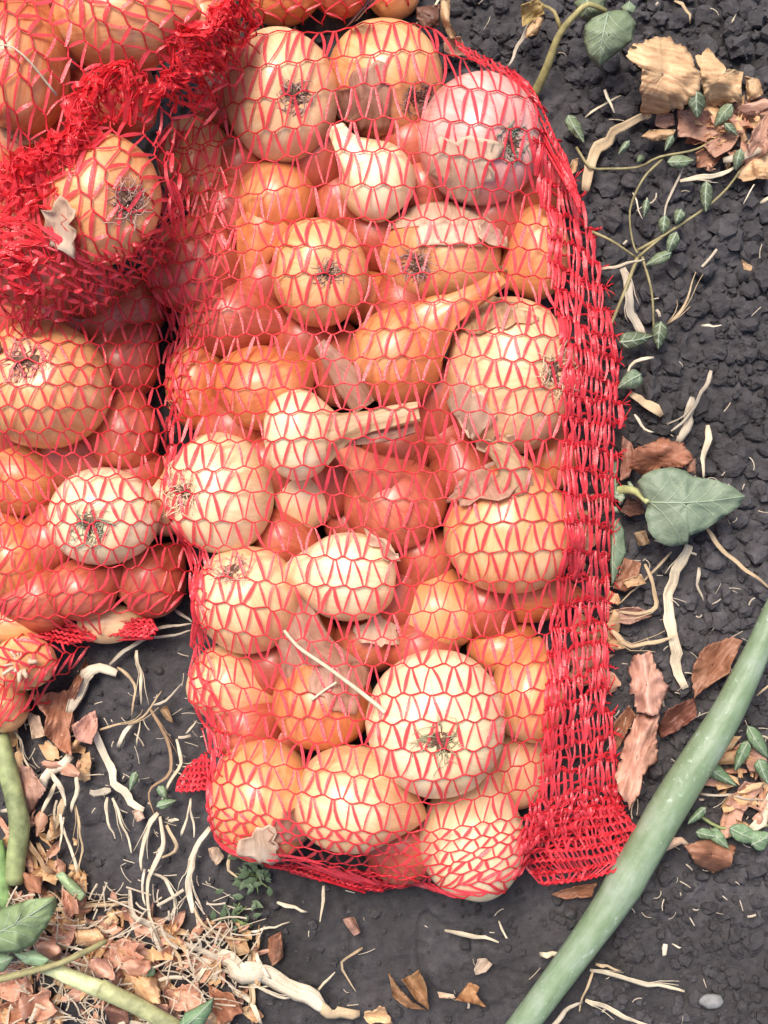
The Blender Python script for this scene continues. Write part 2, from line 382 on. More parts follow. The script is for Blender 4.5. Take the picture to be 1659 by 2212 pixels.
# ------------------------------------------------------------------ onions
# cx, cy, rx, ry (pixels of the overview), layer, skin, end ('r' root seen / 'n' neck seen / 'a' lying), ex, ey, label
MAIN = "onions in the large front net sack"; LEFT = "onions in the net sack at the left"; UPL = "onions in the upper left net sack"
LOW = "onions in the small sack at the lower left"; BACK = "onions in the sack behind the front one"
ON = [
 # --- front sack
 (607,207,122,144,3.0,'cream','r',648,246,MAIN,"big cream orange onion with dark bristly root scar, top left of the front sack"),
 (830,172,122,128,2.6,'gold','r',905,238,MAIN,"golden onion with torn skin edge at the top of the front sack"),
 (1035,303,132,140,3.0,'pink','r',1102,338,MAIN,"pale pinkish white onion with brown root tuft at the upper right shoulder"),
 (425,355,88,100,1.6,'gold','n',432,425,MAIN,"pale onion at the upper left edge showing a white torn neck"),
 (594,440,92,92,2.0,'orange','a',-.3,-1,MAIN,"smooth orange pear shaped onion narrowing downward below the root scarred one"),
 (812,388,86,90,1.9,'pale','n',745,305,MAIN,"small pale yellow onion with its neck up left, left of the pinkish onion"),
 (420,575,108,108,1.8,'red','a',.3,.9,MAIN,"reddish onion bulging at the left edge under dense net, upper half of the sack"),
 (690,590,106,116,3.0,'gold','r',716,608,MAIN,"golden onion with dark frayed root tuft in the upper middle of the sack"),
 (950,553,134,104,2.6,'gold','r',892,592,MAIN,"wide onion under a torn papery flap, below the pinkish onion"),
 (1156,548,74,108,2.0,'gold','n',1092,598,MAIN,"upright oval golden onion against the right seam, below the pinkish onion"),
 (505,690,120,86,1.8,'red','n',655,715,MAIN,"ruddy onion with its pale neck end pointing right, left middle of the sack"),
 (860,768,104,110,3.0,'orange','a',.8,.62,MAIN,"smooth glossy golden onion with a long neck sweeping up to the right"),
 (1103,812,140,168,3.2,'cream','r',1192,818,MAIN,"largest cream onion with a whitish brush of roots beside the right seam"),
 (570,835,112,94,2.2,'orange','a',.8,.5,MAIN,"shiny orange oval onion tilted up right in the left middle of the sack"),
 (425,830,66,96,1.4,'orange','r',380,888,MAIN,"golden onion squeezed against the left edge with a small whitish root spot"),
 (650,938,83,102,2.8,'pale','a',1,.1,MAIN,"pale egg shaped onion with a split dry neck reaching to the right"),
 (475,1066,115,130,3.0,'pale','r',404,1066,MAIN,"plump pale onion with whitish roots at the left edge, halfway down the sack"),
 (662,1080,74,66,1.5,'pale','a',-.2,-1,MAIN,"pale onion half hidden below the egg shaped one, right of the plump pale onion"),
 (850,1085,115,104,2.7,'red','a',-.7,.75,MAIN,"pinkish orange onion with its neck pointing up left, centre of the sack"),
 (1103,1142,146,140,3.0,'gold','n',1108,1015,MAIN,"large golden onion with a papery neck at its top, right of centre"),
 (535,1295,115,116,2.3,'cream','r',508,1222,MAIN,"cream onion with a dark root smear at its upper left, at the left edge"),
 (748,1245,115,100,3.0,'pale','a',-1,.1,MAIN,"bright pale onion with a pink torn skin corner, centre of the lower half"),
 (948,1316,94,90,2.2,'gold','a',0,1,MAIN,"round cream onion between the bright pale onion and the right seam"),
 (1145,1285,98,62,1.8,'orange','a',1,0,MAIN,"golden onion partly covered by the large golden one at the right seam"),
 (500,1478,98,86,2.4,'cream','a',1,-.3,MAIN,"cream onion bulging at the left edge above the small net tab"),
 (695,1512,115,108,2.5,'orange','a',-.25,1,MAIN,"golden onion under the dry straw, with a broad faded neck running upward"),
 (942,1562,148,162,3.2,'pale','r',945,1580,MAIN,"biggest pale onion facing the viewer with a frayed root disc in its middle"),
 (1140,1500,82,106,2.5,'gold','a',.3,1,MAIN,"cream onion between the root disc onion and the right seam"),
 (568,1728,118,130,2.4,'gold','r',566,1805,MAIN,"orange pink onion with a broken papery root end in the lower left corner"),
 (765,1728,132,118,2.9,'cream','a',.9,-.25,MAIN,"wide cream orange onion in the bottom row, left of the lowest onion"),
 (1022,1808,116,136,2.9,'pale','a',.3,1,MAIN,"long pale onion hanging lowest at the bottom edge of the sack"),
 (1118,1655,78,92,1.5,'cream','a',.5,.5,MAIN,"cream onion peeking out between the root disc onion and the lower right seam"),
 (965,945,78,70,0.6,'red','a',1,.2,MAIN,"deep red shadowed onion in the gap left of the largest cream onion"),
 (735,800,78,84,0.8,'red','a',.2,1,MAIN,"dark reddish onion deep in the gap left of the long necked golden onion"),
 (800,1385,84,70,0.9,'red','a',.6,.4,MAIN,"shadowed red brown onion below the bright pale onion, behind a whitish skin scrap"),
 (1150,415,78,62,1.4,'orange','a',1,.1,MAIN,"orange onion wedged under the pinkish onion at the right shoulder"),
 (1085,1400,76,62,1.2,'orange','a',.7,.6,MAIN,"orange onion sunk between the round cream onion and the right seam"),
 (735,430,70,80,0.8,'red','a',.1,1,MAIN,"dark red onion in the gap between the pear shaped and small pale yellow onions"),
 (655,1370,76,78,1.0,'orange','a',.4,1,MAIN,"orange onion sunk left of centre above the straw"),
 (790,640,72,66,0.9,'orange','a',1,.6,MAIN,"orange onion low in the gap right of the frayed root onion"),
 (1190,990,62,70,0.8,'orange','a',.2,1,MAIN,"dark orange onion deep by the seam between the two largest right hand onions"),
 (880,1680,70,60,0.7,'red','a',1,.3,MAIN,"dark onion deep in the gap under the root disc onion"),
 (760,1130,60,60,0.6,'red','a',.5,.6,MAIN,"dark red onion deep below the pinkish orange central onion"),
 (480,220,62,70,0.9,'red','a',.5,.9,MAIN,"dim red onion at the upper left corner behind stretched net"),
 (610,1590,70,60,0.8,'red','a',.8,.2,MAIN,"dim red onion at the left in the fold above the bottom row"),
 # --- left sack
 (95,832,146,136,3.0,'gold','r',86,792,LEFT,"large golden onion with radiating root tuft, biggest in the left sack"),
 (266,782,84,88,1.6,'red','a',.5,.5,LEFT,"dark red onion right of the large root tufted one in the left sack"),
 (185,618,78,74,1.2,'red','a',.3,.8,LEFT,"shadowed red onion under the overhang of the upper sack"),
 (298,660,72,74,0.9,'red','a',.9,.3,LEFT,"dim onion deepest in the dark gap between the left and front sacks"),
 (268,932,80,92,2.2,'red','a',.2,1,LEFT,"shiny red orange onion with a bright highlight in the left sack"),
 (50,1035,100,82,1.8,'orange','a',1,-.1,LEFT,"golden onion cut by the photo's left edge, below the large root tufted one"),
 (224,1116,122,104,3.0,'pale','r',214,1138,LEFT,"flattened pale onion with a grey root disc facing the viewer in the left sack"),
 (350,1080,58,82,1.6,'cream','a',.1,1,LEFT,"cream onion squeezed behind the front sack's left edge"),
 (32,1206,86,92,2.6,'orange','a',-.3,1,LEFT,"orange onion with a large white glare at the photo's left edge"),
 (180,1272,80,70,2.3,'red','a',.8,.5,LEFT,"small shiny red onion below the flattened pale one"),
 (328,1252,80,82,2.2,'red','a',.6,.7,LEFT,"pinkish red onion in the lower right corner of the left sack"),
 (35,1345,86,52,1.2,'gold','a',1,0,LEFT,"golden onion under the bottom hem of the left sack"),
 (235,1345,72,46,1.0,'cream','a',1,.1,LEFT,"pale onion low at the bottom hem of the left sack"),
 # --- lower left sack
 (52,1432,70,62,1.2,'gold','n',62,1425,LOW,"onion with a crumbly white peeling neck in the small lower left sack"),
 (8,1520,58,62,0.9,'gold','a',.2,1,LOW,"golden onion at the tip of the small lower left sack"),
 # --- upper left sack
 (45,140,108,150,6.0,'orange','a',.2,1,UPL,"tall orange onion at the photo's top left corner"),
 (262,48,150,104,6.0,'gold','a',1,.2,UPL,"broad tan orange onion at the top of the upper left sack"),
 (50,320,84,96,5.2,'orange','a',.4,1,UPL,"brownish onion with wrinkled skin at the left under the corner onion"),
 (222,430,122,142,6.2,'gold','r',298,462,UPL,"golden onion with hairy roots sticking out on the right of the upper left sack"),
 (62,560,122,108,5.6,'red','a',1,.4,UPL,"onion behind dense bright red net at the bottom of the upper left sack"),
 (445,50,80,96,5.2,'orange','a',.2,1,UPL,"orange onion right of the gathered ridge in the upper left sack"),
 (165,235,60,60,3.9,'gold','a',.3,1,UPL,"small pale onion seen in the dark opening of the upper left sack"),
 # --- sack behind
 (612,-8,82,64,1.2,'orange','a',1,.2,BACK,"orange onion at the top edge behind the front sack, beside the gathered ridge"),
 (740,-28,70,66,0.9,'red','a',.6,.2,BACK,"dim red onion at the top edge left of the dark blue strap"),
 (850,-18,62,58,0.9,'gold','a',.6,.6,BACK,"golden onion at the top edge right of the dark blue strap"),
]
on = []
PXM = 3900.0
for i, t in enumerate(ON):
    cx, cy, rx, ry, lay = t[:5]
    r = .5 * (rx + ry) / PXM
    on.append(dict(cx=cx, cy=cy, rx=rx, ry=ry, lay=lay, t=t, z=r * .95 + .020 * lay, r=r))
# settle the heap: overlapping neighbours are pushed apart in height, nothing sinks in the soil
for it in range(260):
    for o_ in on:
        s = (HC - o_['z']) / FPX; o_['x'], o_['y'] = (o_['cx'] - CX) * s, (CY - o_['cy']) * s
        o_['r'] = .5 * (o_['rx'] + o_['ry']) * s
    for i in range(len(on)):
        for j in range(i):
            a, b = on[i], on[j]
            if a['lay'] < b['lay']: a, b = b, a
            d = math.hypot(a['x'] - b['x'], a['y'] - b['y']); R = .90 * (a['r'] + b['r'])
            if d < R:
                need = min(math.sqrt(R * R - d * d), .062); dz = a['z'] - b['z']
                if a['lay'] == b['lay'] and dz < 0: continue
                if dz < need:
                    k = .12 * (need - dz); a['z'] += k; b['z'] -= k
    for o_ in on:
        lo = o_['r'] * .86 if o_['lay'] < 3.5 else .098
        o_['z'] = max(o_['z'] - .0004, lo)

def onion_profile(nseg=30):
    ts = np.linspace(0, 1, nseg); rr = []; zz = []
    for t in ts:
        th = t * math.pi
        r = math.sin(th) ** .86; z = -math.cos(th)
        if t < .16: z += .10 * (1 - t / .16) ** 1.5              # root end sits in a dimple
        if t > .70:                                              # shoulder drawn up into the neck
            k = (t - .70) / .30
            z = z + .42 * k ** 2.2; r = r * (1 - .25 * k) + .10 * k * (1 - max(0, k - .82) / .18)
        rr.append(r); zz.append(z)
    return ts, np.array(rr), np.array(zz)
PT, PR, PZ = onion_profile()
NPH = 44
bulbs_bvh = {MAIN: [], LEFT: [], UPL: [], LOW: [], BACK: []}
def basis(dirv):
    w = np.array(dirv, float); w /= np.linalg.norm(w)
    h = np.array([0, 0, 1.0]) if abs(w[2]) < .9 else np.array([0, 1.0, 0])
    u = np.cross(h, w); u /= np.linalg.norm(u); v = np.cross(w, u); return np.stack([u, v, w], 1)
def surf(o_, d):      # point on the onion's skin along a world direction
    d = np.asarray(d, float) / np.linalg.norm(d); s = o_['sc']
    k = 1 / math.sqrt(((d / s) ** 2).sum()); return np.array([o_['x'], o_['y'], o_['z']]) + d * k
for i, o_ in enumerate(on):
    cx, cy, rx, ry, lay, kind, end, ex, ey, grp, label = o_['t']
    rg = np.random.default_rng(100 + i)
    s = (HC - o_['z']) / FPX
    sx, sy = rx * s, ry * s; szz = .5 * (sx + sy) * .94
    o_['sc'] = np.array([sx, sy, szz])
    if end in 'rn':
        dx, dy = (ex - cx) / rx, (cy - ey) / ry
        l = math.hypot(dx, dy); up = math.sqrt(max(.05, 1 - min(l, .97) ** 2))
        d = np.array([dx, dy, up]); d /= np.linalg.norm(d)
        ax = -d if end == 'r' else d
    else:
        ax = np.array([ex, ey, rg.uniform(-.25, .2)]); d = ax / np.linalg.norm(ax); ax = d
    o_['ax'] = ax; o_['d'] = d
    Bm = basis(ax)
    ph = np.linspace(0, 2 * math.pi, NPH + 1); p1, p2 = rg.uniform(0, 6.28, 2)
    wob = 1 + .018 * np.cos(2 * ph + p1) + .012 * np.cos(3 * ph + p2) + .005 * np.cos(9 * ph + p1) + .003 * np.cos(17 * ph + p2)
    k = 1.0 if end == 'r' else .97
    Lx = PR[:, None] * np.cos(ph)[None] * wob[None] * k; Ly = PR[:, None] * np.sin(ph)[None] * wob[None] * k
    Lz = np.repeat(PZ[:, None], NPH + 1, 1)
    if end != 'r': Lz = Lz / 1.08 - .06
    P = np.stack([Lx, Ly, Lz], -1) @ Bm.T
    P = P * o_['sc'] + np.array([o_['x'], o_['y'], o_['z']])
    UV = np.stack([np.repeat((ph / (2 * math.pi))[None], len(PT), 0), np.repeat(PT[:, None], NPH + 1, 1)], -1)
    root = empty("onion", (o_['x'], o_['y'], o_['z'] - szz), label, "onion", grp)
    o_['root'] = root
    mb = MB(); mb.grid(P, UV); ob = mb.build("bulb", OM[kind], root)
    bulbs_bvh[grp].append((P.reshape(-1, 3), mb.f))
    ctr = np.array([o_['x'], o_['y'], o_['z']])
    if end == 'r':
        # root plate in the dimple and a frayed tuft of dry root hairs
        Rb = basis(d); tip = ctr + (Rb @ np.array([0, 0, .893])) * o_['sc']
        rp = .0062 * (.9 + .3 * rg.random()) * (o_['r'] / .032)
        mb = MB(); rows = []
        for q_, (rk, hk) in enumerate(((0, .0012), (.4, .0017), (.75, .0012), (1.0, .0000), (1.25, -.0022))):
            an = np.linspace(0, 6.283, 16, endpoint=False); w_ = rp * rk * (1 + .22 * rg.standard_normal(16) * (rk > .3))
            rows.append(tip + (np.stack([w_ * np.cos(an), w_ * np.sin(an), np.full(16, hk) + .0009 * rg.standard_normal(16)], -1)) @ Rb.T)
        mb.grid(np.array(rows), None, True); plate = mb.build("root_plate", PLATE, root)
        mb = MB()
        vf = rg.uniform(.65, 1.25); vl = rg.uniform(.7, 1.35)
        for h_ in range(int((70 if lay > 1.5 else 30) * vf)):
            an = rg.uniform(0, 6.283); r0 = rp * math.sqrt(rg.random()) * 1.05; ln = vl * rg.uniform(.002, .0085) * (o_['r'] / .032)
            out = np.array([math.cos(an), math.sin(an)]) ; curl = rg.uniform(-1.3, 1.3)
            pts = []
            for q_ in range(5):
                t_ = q_ / 4; a2 = an + curl * t_
                rad = r0 + ln * t_ * (.35 + .65 * rg.random()) * (.4 + r0 / rp)
                pts.append(tip + Rb @ np.array([rad * math.cos(a2), rad * math.sin(a2), .0004 + ln * .38 * math.sin(t_ * 2.4) + .0005 * rg.standard_normal()]))
            mb.tube(pts, np.linspace(.00042, .00018, 5), 4)
        mb.build("root_hairs", HAIR, root, under=plate, color=(1.35, 1.3, 1.2) if i in (12, 16) else tuple(rg.uniform(.45, 1.1) * c for c in (1, .93, .85)))
    elif end == 'n':
        # dried neck stub, a twisted papery tuft
        Rb = basis(d); tip = ctr + (Rb @ np.array([0, 0, .95])) * o_['sc']
        mb = MB()
        for h_ in range(17):
            an = rg.uniform(0, 6.283); w_ = rg.uniform(.0010, .0026); ln = rg.uniform(.003, .011); lo_ = rg.uniform(-.6, .7)
            pts = []; t_ = np.linspace(0, 1, 6)
            for q_ in t_:
                lean = lo_ + 1.1 * q_
                c_ = tip + Rb @ np.array([.003 * math.cos(an) + lean * ln * .55 * q_ * math.cos(an), .003 * math.sin(an) + lean * ln * .55 * q_ * math.sin(an), ln * q_ * (.75 - .35 * q_)])
                sd_ = Rb @ np.array([-math.sin(an), math.cos(an), .2 * rg.standard_normal()])
                pts.append([c_ - sd_ * w_ * (1 - .5 * q_), c_ + Rb @ np.array([0, 0, .0012]), c_ + sd_ * w_ * (1 - .5 * q_) * rg.uniform(.6, 1)])
            mb.grid(np.array(pts), np.stack([np.repeat(t_[:, None] * .02, 3, 1), np.repeat(np.array([[0, .005, .01]]), 6, 0)], -1))
        mb.build("dried_neck", SKIN['white'] if i in (3, 10, 60) or lay < 1.3 else SKIN['cream'], root, solid=.0003)

# necks, drawn along their course: onion index, pixel path, heights above the onion centre, radii (m), skin
def by(label): return next(o_ for o_ in on if label in o_['t'][-1])
def neck(o_, pts, dzs, rad, mat, flat=.6):
    P = np.array([W(p[0], p[1], o_['z'] + dz) for p, dz in zip(pts, dzs)])
    P = smooth_path(P, .003); n = len(P); rad = np.interp(np.linspace(0, 1, n), np.linspace(0, 1, len(rad)), rad)
    T = np.gradient(P, axis=0); T /= np.linalg.norm(T, axis=1)[:, None]
    A = np.cross(T, [0, 0, 1.0]); A /= np.linalg.norm(A, axis=1)[:, None]; Bn = np.cross(A, T)
    an = np.linspace(0, 2 * math.pi, 25); rg = np.random.default_rng(int(pts[0][0]))
    w_ = 1 + .07 * np.cos(5 * an + 1) + .05 * np.cos(9 * an + .4)
    tw = np.linspace(0, .9, n)
    V = P[:, None] + rad[:, None, None] * ((np.cos(an[None] + tw[:, None]) * w_)[..., None] * A[:, None] + flat * (np.sin(an[None] + tw[:, None]) * w_)[..., None] * Bn[:, None])
    L = np.linspace(0, 1, n) * .06
    UV = np.stack([np.repeat(L[:, None], 25, 1), np.repeat(an[None] / 6.283 * .06, n, 0)], -1)
    mb = MB(); mb.grid(V, UV); mb.build("neck", mat, o_['root'])
    bulbs_bvh[o_['t'][9]].append((V.reshape(-1, 3), mb.f))
neck(by("long neck sweeping"), [(888, 745), (940, 690), (1000, 655), (1050, 625), (1085, 600)], [.006, .014, .020, .026, .030], [.019, .0155, .0085, .0062, .005], OM['orange'])
neck(by("split dry neck"), [(690, 940), (740, 925), (800, 910), (860, 898), (905, 890)], [.004, .010, .013, .014, .015], [.0165, .0085, .0060, .0062, .0055], SKIN['cream'])
neck(by("split dry neck"), [(700, 950), (750, 940), (800, 940), (850, 935), (895, 925)], [.002, .007, .008, .008, .008], [.012, .006, .005, .0045, .003], SKIN['orange'])
neck(by("neck pointing up left"), [(835, 1055), (795, 1015), (760, 985), (735, 965)], [.012, .024, .030, .033], [.021, .0145, .0085, .006], OM['red'])
neck(by("deep in the gap left of the long necked"), [(785, 880), (752, 825), (722, 780), (690, 742)], [.030, .034, .036, .036], [.007, .0085, .0065, .004], SKIN['orange'], .35)
neck(by("broad faded neck"), [(690, 1470), (660, 1400), (645, 1340), (635, 1290)], [.006, .008, .006, .002], [.024, .017, .013, .011], SKIN['orange'], .5)
neck(by("pear shaped onion"), [(580, 480), (560, 520), (545, 560), (535, 600)], [.006, .008, .006, .0], [.0195, .0150, .010, .007], OM['orange'])
neck(by("papery neck at its top"), [(1105, 1060), (1108, 1020), (1090, 985), (1070, 955)], [.022, .028, .031, .033], [.013, .0085, .0065, .007], SKIN['cream'])
neck(by("small pale yellow onion"), [(795, 370), (765, 335), (740, 300), (728, 275)], [.010, .012, .012, .010], [.016, .0105, .007, .005], OM['pale'])

# torn papery skin patches standing a little proud of a bulb
def skin_patch(o_, px, py, wpx, hpx, mat, name="loose_skin", lift=.0012, rot=0, seed=0, curl=.003):
    rg = np.random.default_rng(seed + int(px)); s = (HC - o_['z']) / FPX
    K, M = 7, 26; an = np.linspace(0, 6.283, M, endpoint=False)
    edge = 1 + .20 * np.cos(3 * an + rg.uniform(0, 6)) + .12 * np.cos(7 * an + rg.uniform(0, 6)) + .08 * rg.standard_normal(M)
    ctr = np.array([o_['x'], o_['y'], o_['z']]); rows = []; uv = []
    for k in range(K):
        f = k / (K - 1); row = []; ur = []
        for j in range(M):
            u = f * edge[j] * wpx * .5 * math.cos(an[j]); v = f * edge[j] * hpx * .5 * math.sin(an[j])
            x_ = px + u * math.cos(rot) - v * math.sin(rot); y_ = py + u * math.sin(rot) + v * math.cos(rot)
            ux, uy = (x_ - o_['cx']) / o_['rx'], (o_['cy'] - y_) / o_['ry']; l = math.hypot(ux, uy)
            if l > .97: ux, uy = ux / l * .97, uy / l * .97; l = .97; uz = .24
            else: uz = math.sqrt(max(0, 1 - l * l))
            Q = ctr + np.array([ux, uy, uz]) * o_['sc']; nrm = np.array([ux, uy, uz]) / o_['sc']; nrm /= np.linalg.norm(nrm)
            row.append(Q + nrm * (lift + curl * f ** 4 * (.3 + .7 * rg.random()))); ur.append((v * s, u * s))
        rows.append(row); uv.append(ur)
    mb = MB(); mb.grid(np.array(rows), np.array(uv), True); mb.build(name, mat, o_['root'], solid=.0003)
skin_patch(by("torn papery flap"), 960, 500, 230, 100, SKIN['white'], rot=.1, seed=3)
skin_patch(by("torn papery flap"), 1050, 520, 70, 60, SKIN['white'], rot=.5, seed=4, lift=.003)
skin_patch(by("torn skin edge"), 790, 240, 120, 110, SKIN['orange'], seed=5)
skin_patch(by("pink torn skin corner"), 835, 1180, 90, 60, SKIN['white'], rot=.4, seed=6)
skin_patch(by("papery neck at its top"), 1040, 1050, 150, 80, SKIN['orange'], rot=-.4, seed=7)
skin_patch(by("broken papery root end"), 640, 1760, 90, 80, SKIN['orange'], seed=8)
skin_patch(by("broken papery root end"), 572, 1796, 76, 78, SKIN['white'], seed=9, lift=.002)
skin_patch(by("straw, with a broad"), 735, 1470, 110, 90, SKIN['orange'], seed=10)
skin_patch(by("pinkish white onion"), 1000, 380, 130, 110, SKIN['white'], seed=11, lift=.0008)
skin_patch(by("largest cream onion"), 1010, 900, 80, 130, SKIN['white'], seed=12, lift=.0008)
skin_patch(by("largest cream onion"), 1070, 965, 70, 70, SKIN['white'], seed=13, lift=.003)
skin_patch(by("hairy roots sticking"), 165, 500, 70, 80, SKIN['white'], seed=15, lift=.003, curl=.006)
skin_patch(by("behind a whitish skin scrap"), 815, 1362, 70, 50, SKIN['white'], seed=16, lift=.004)
skin_patch(by("wrinkled skin"), 60, 270, 110, 110, SKIN['cream'], seed=18)
skin_patch(by("large root tufted") if False else by("radiating root tuft"), 15, 770, 40, 44, SKIN['dark'], name="dark_scar", seed=19)
skin_patch(by("largest cream onion"), 1060, 700, 130, 80, SKIN['cream'], seed=20)

# outlines of the sacks, pixels of the overview
OUT = [(560,72),(500,110),(462,160),(440,200),(345,290),(338,400),(308,520),(322,600),(345,660),(372,720),(360,800),(355,950),(365,1060),(385,1150),
 (412,1250),(418,1330),(402,1430),(412,1520),(436,1600),(450,1700),(452,1780),(486,1832),(560,1870),(680,1888),(790,1926),(850,1917),(905,1897),
 (950,1932),(1010,1944),(1070,1914),(1110,1868),(1180,1862),(1240,1838),(1310,1780),(1342,1755),(1332,1650),(1315,1500),(1312,1300),(1325,1100),(1345,900),(1332,750),
 (1305,620),(1285,500),(1250,420),(1212,310),(1165,210),(1125,165),(1040,128),(960,72),(880,32),(800,44),(720,54),(640,62)]
OL = [(-90,560),(60,560),(150,530),(250,520),(320,560),(352,640),(362,740),(366,860),(372,960),(398,1080),(415,1170),(412,1230),(398,1290),(345,1345),(330,1372),(250,1372),(150,1388),(60,1378),(-90,1385)]
OU = [(-120,-160),(-120,720),(10,700),(60,672),(110,650),(180,625),(245,580),(300,535),(345,470),(365,405),(368,330),(356,250),(385,236),(410,180),(450,140),(505,100),(530,62),(538,0),(530,-160)]
def inside(poly, x, y):
    x = np.asarray(x); y = np.asarray(y); c = np.zeros(x.shape, bool); n = len(poly); j = n - 1
    for i in range(n):
        xi, yi = poly[i]; xj, yj = poly[j]
        k = ((yi > y) != (yj > y)) & (x < (xj - xi) * (y - yi) / (yj - yi + 1e-15) + xi)
        c ^= k; j = i
    return c
HANDLE = {0: 'root scarred onion at the top left', 1: 'golden onion with torn skin edge', 2: 'pinkish white onion', 3: 'torn neck onion at the left edge', 4: 'pear shaped orange onion', 5: 'small pale yellow onion', 6: 'reddish onion at the left edge', 7: 'frayed root onion in the upper middle', 8: 'wide onion under the papery flap', 9: 'upright oval onion at the seam', 10: 'ruddy onion with pale neck', 11: 'long necked golden onion', 12: 'largest cream onion', 13: 'shiny orange oval onion', 14: 'squeezed golden onion at the left', 15: 'egg shaped pale onion', 16: 'plump pale onion', 17: 'half hidden pale onion', 18: 'pinkish orange central onion', 19: 'large golden onion', 20: 'cream onion with root smear', 21: 'bright pale onion', 22: 'round cream onion', 23: 'partly covered golden onion', 24: 'cream onion above the net tab', 25: 'onion under the straw', 26: 'root disc onion', 27: 'cream onion at the lower seam', 28: 'lower left corner onion', 29: 'wide bottom row onion', 30: 'lowest hanging onion', 31: 'peeking cream onion', 45: "radiating root onion", 46: "dark red onion", 47: "overhung red onion", 48: "deepest dim onion",
 49: "red orange onion with highlight", 50: "golden onion at the photo edge", 51: "flattened root disc onion", 52: "squeezed cream onion", 53: "orange onion with white glare", 54: "small shiny red onion",
 55: "pinkish red corner onion", 60: "tall corner onion", 61: "broad tan orange onion", 62: "wrinkled brownish onion", 63: "hairy root onion", 64: "onion behind dense net", 65: "onion right of the ridge"}
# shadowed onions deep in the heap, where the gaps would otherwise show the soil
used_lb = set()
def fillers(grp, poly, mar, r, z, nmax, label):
    pp = np.array(poly, float); box = (pp[:, 0].min(), pp[:, 1].min(), pp[:, 0].max(), pp[:, 1].max())
    vs = []; fs = []; b = 0
    for V, F in bulbs_bvh[grp]:
        vs.append(V); fs += [tuple(i + b for i in f) for f in F]; b += len(V)
    bvh = BVHTree.FromPolygons(np.concatenate(vs).tolist(), fs)
    xs = np.arange(box[0], box[2], 14); ys = np.arange(box[1], box[3], 14); s = (HC - z) / FPX; H = np.zeros((len(ys), len(xs)), bool)
    GX, GY = np.meshgrid(xs, ys); OKM = np.ones(GX.shape, bool)
    for u in (-mar, 0, mar):
        for v in (-mar, 0, mar): OKM &= inside(poly, GX + u, GY + v)
    for a, py in enumerate(ys):
        for c, px in enumerate(xs):
            if not OKM[a, c] or px > 1140: continue
            H[a, c] = bvh.ray_cast(Vector((0, 0, HC)), (Vector(W(px, py, z)) - Vector((0, 0, HC))).normalized())[0] is None
    XX_, YY_ = np.meshgrid(xs, ys); R = r / s; n = 0
    while n < nmax and H.any():
        best = None
        for a, c in zip(*np.nonzero(H)):
            q = int((H & ((XX_ - XX_[a, c]) ** 2 + (YY_ - YY_[a, c]) ** 2 < (R * .8) ** 2)).sum())
            if best is None or q > best[0]: best = (q, XX_[a, c], YY_[a, c])
        q, px, py = best
        if q < 2: break
        sel = H & ((XX_ - px) ** 2 + (YY_ - py) ** 2 < (R * .8) ** 2); px = XX_[sel].mean(); py = YY_[sel].mean()
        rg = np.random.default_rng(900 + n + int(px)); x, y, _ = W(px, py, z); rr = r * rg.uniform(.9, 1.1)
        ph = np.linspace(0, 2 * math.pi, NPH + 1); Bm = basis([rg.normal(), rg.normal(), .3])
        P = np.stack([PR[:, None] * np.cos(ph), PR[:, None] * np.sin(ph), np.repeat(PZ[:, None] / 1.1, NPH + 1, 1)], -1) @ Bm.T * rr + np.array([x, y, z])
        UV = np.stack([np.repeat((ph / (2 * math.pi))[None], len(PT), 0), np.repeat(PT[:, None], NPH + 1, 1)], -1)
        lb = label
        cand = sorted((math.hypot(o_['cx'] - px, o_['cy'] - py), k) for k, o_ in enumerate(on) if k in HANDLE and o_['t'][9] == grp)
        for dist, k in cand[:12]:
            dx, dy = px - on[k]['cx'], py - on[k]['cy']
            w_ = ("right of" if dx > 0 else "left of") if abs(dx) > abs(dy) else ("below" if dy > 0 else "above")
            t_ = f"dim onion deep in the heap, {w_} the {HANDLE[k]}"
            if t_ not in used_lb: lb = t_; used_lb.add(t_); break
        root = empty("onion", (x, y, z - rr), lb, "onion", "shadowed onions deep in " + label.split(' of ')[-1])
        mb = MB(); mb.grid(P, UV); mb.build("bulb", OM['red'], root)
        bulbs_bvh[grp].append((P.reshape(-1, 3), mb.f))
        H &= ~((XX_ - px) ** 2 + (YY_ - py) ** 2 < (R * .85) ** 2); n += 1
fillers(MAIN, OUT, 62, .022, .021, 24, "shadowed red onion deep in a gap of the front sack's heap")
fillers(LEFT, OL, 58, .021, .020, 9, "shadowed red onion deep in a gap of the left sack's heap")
fillers(UPL, OU, 95, .026, .082, 6, "shadowed brown onion deep in a gap of the upper left sack")

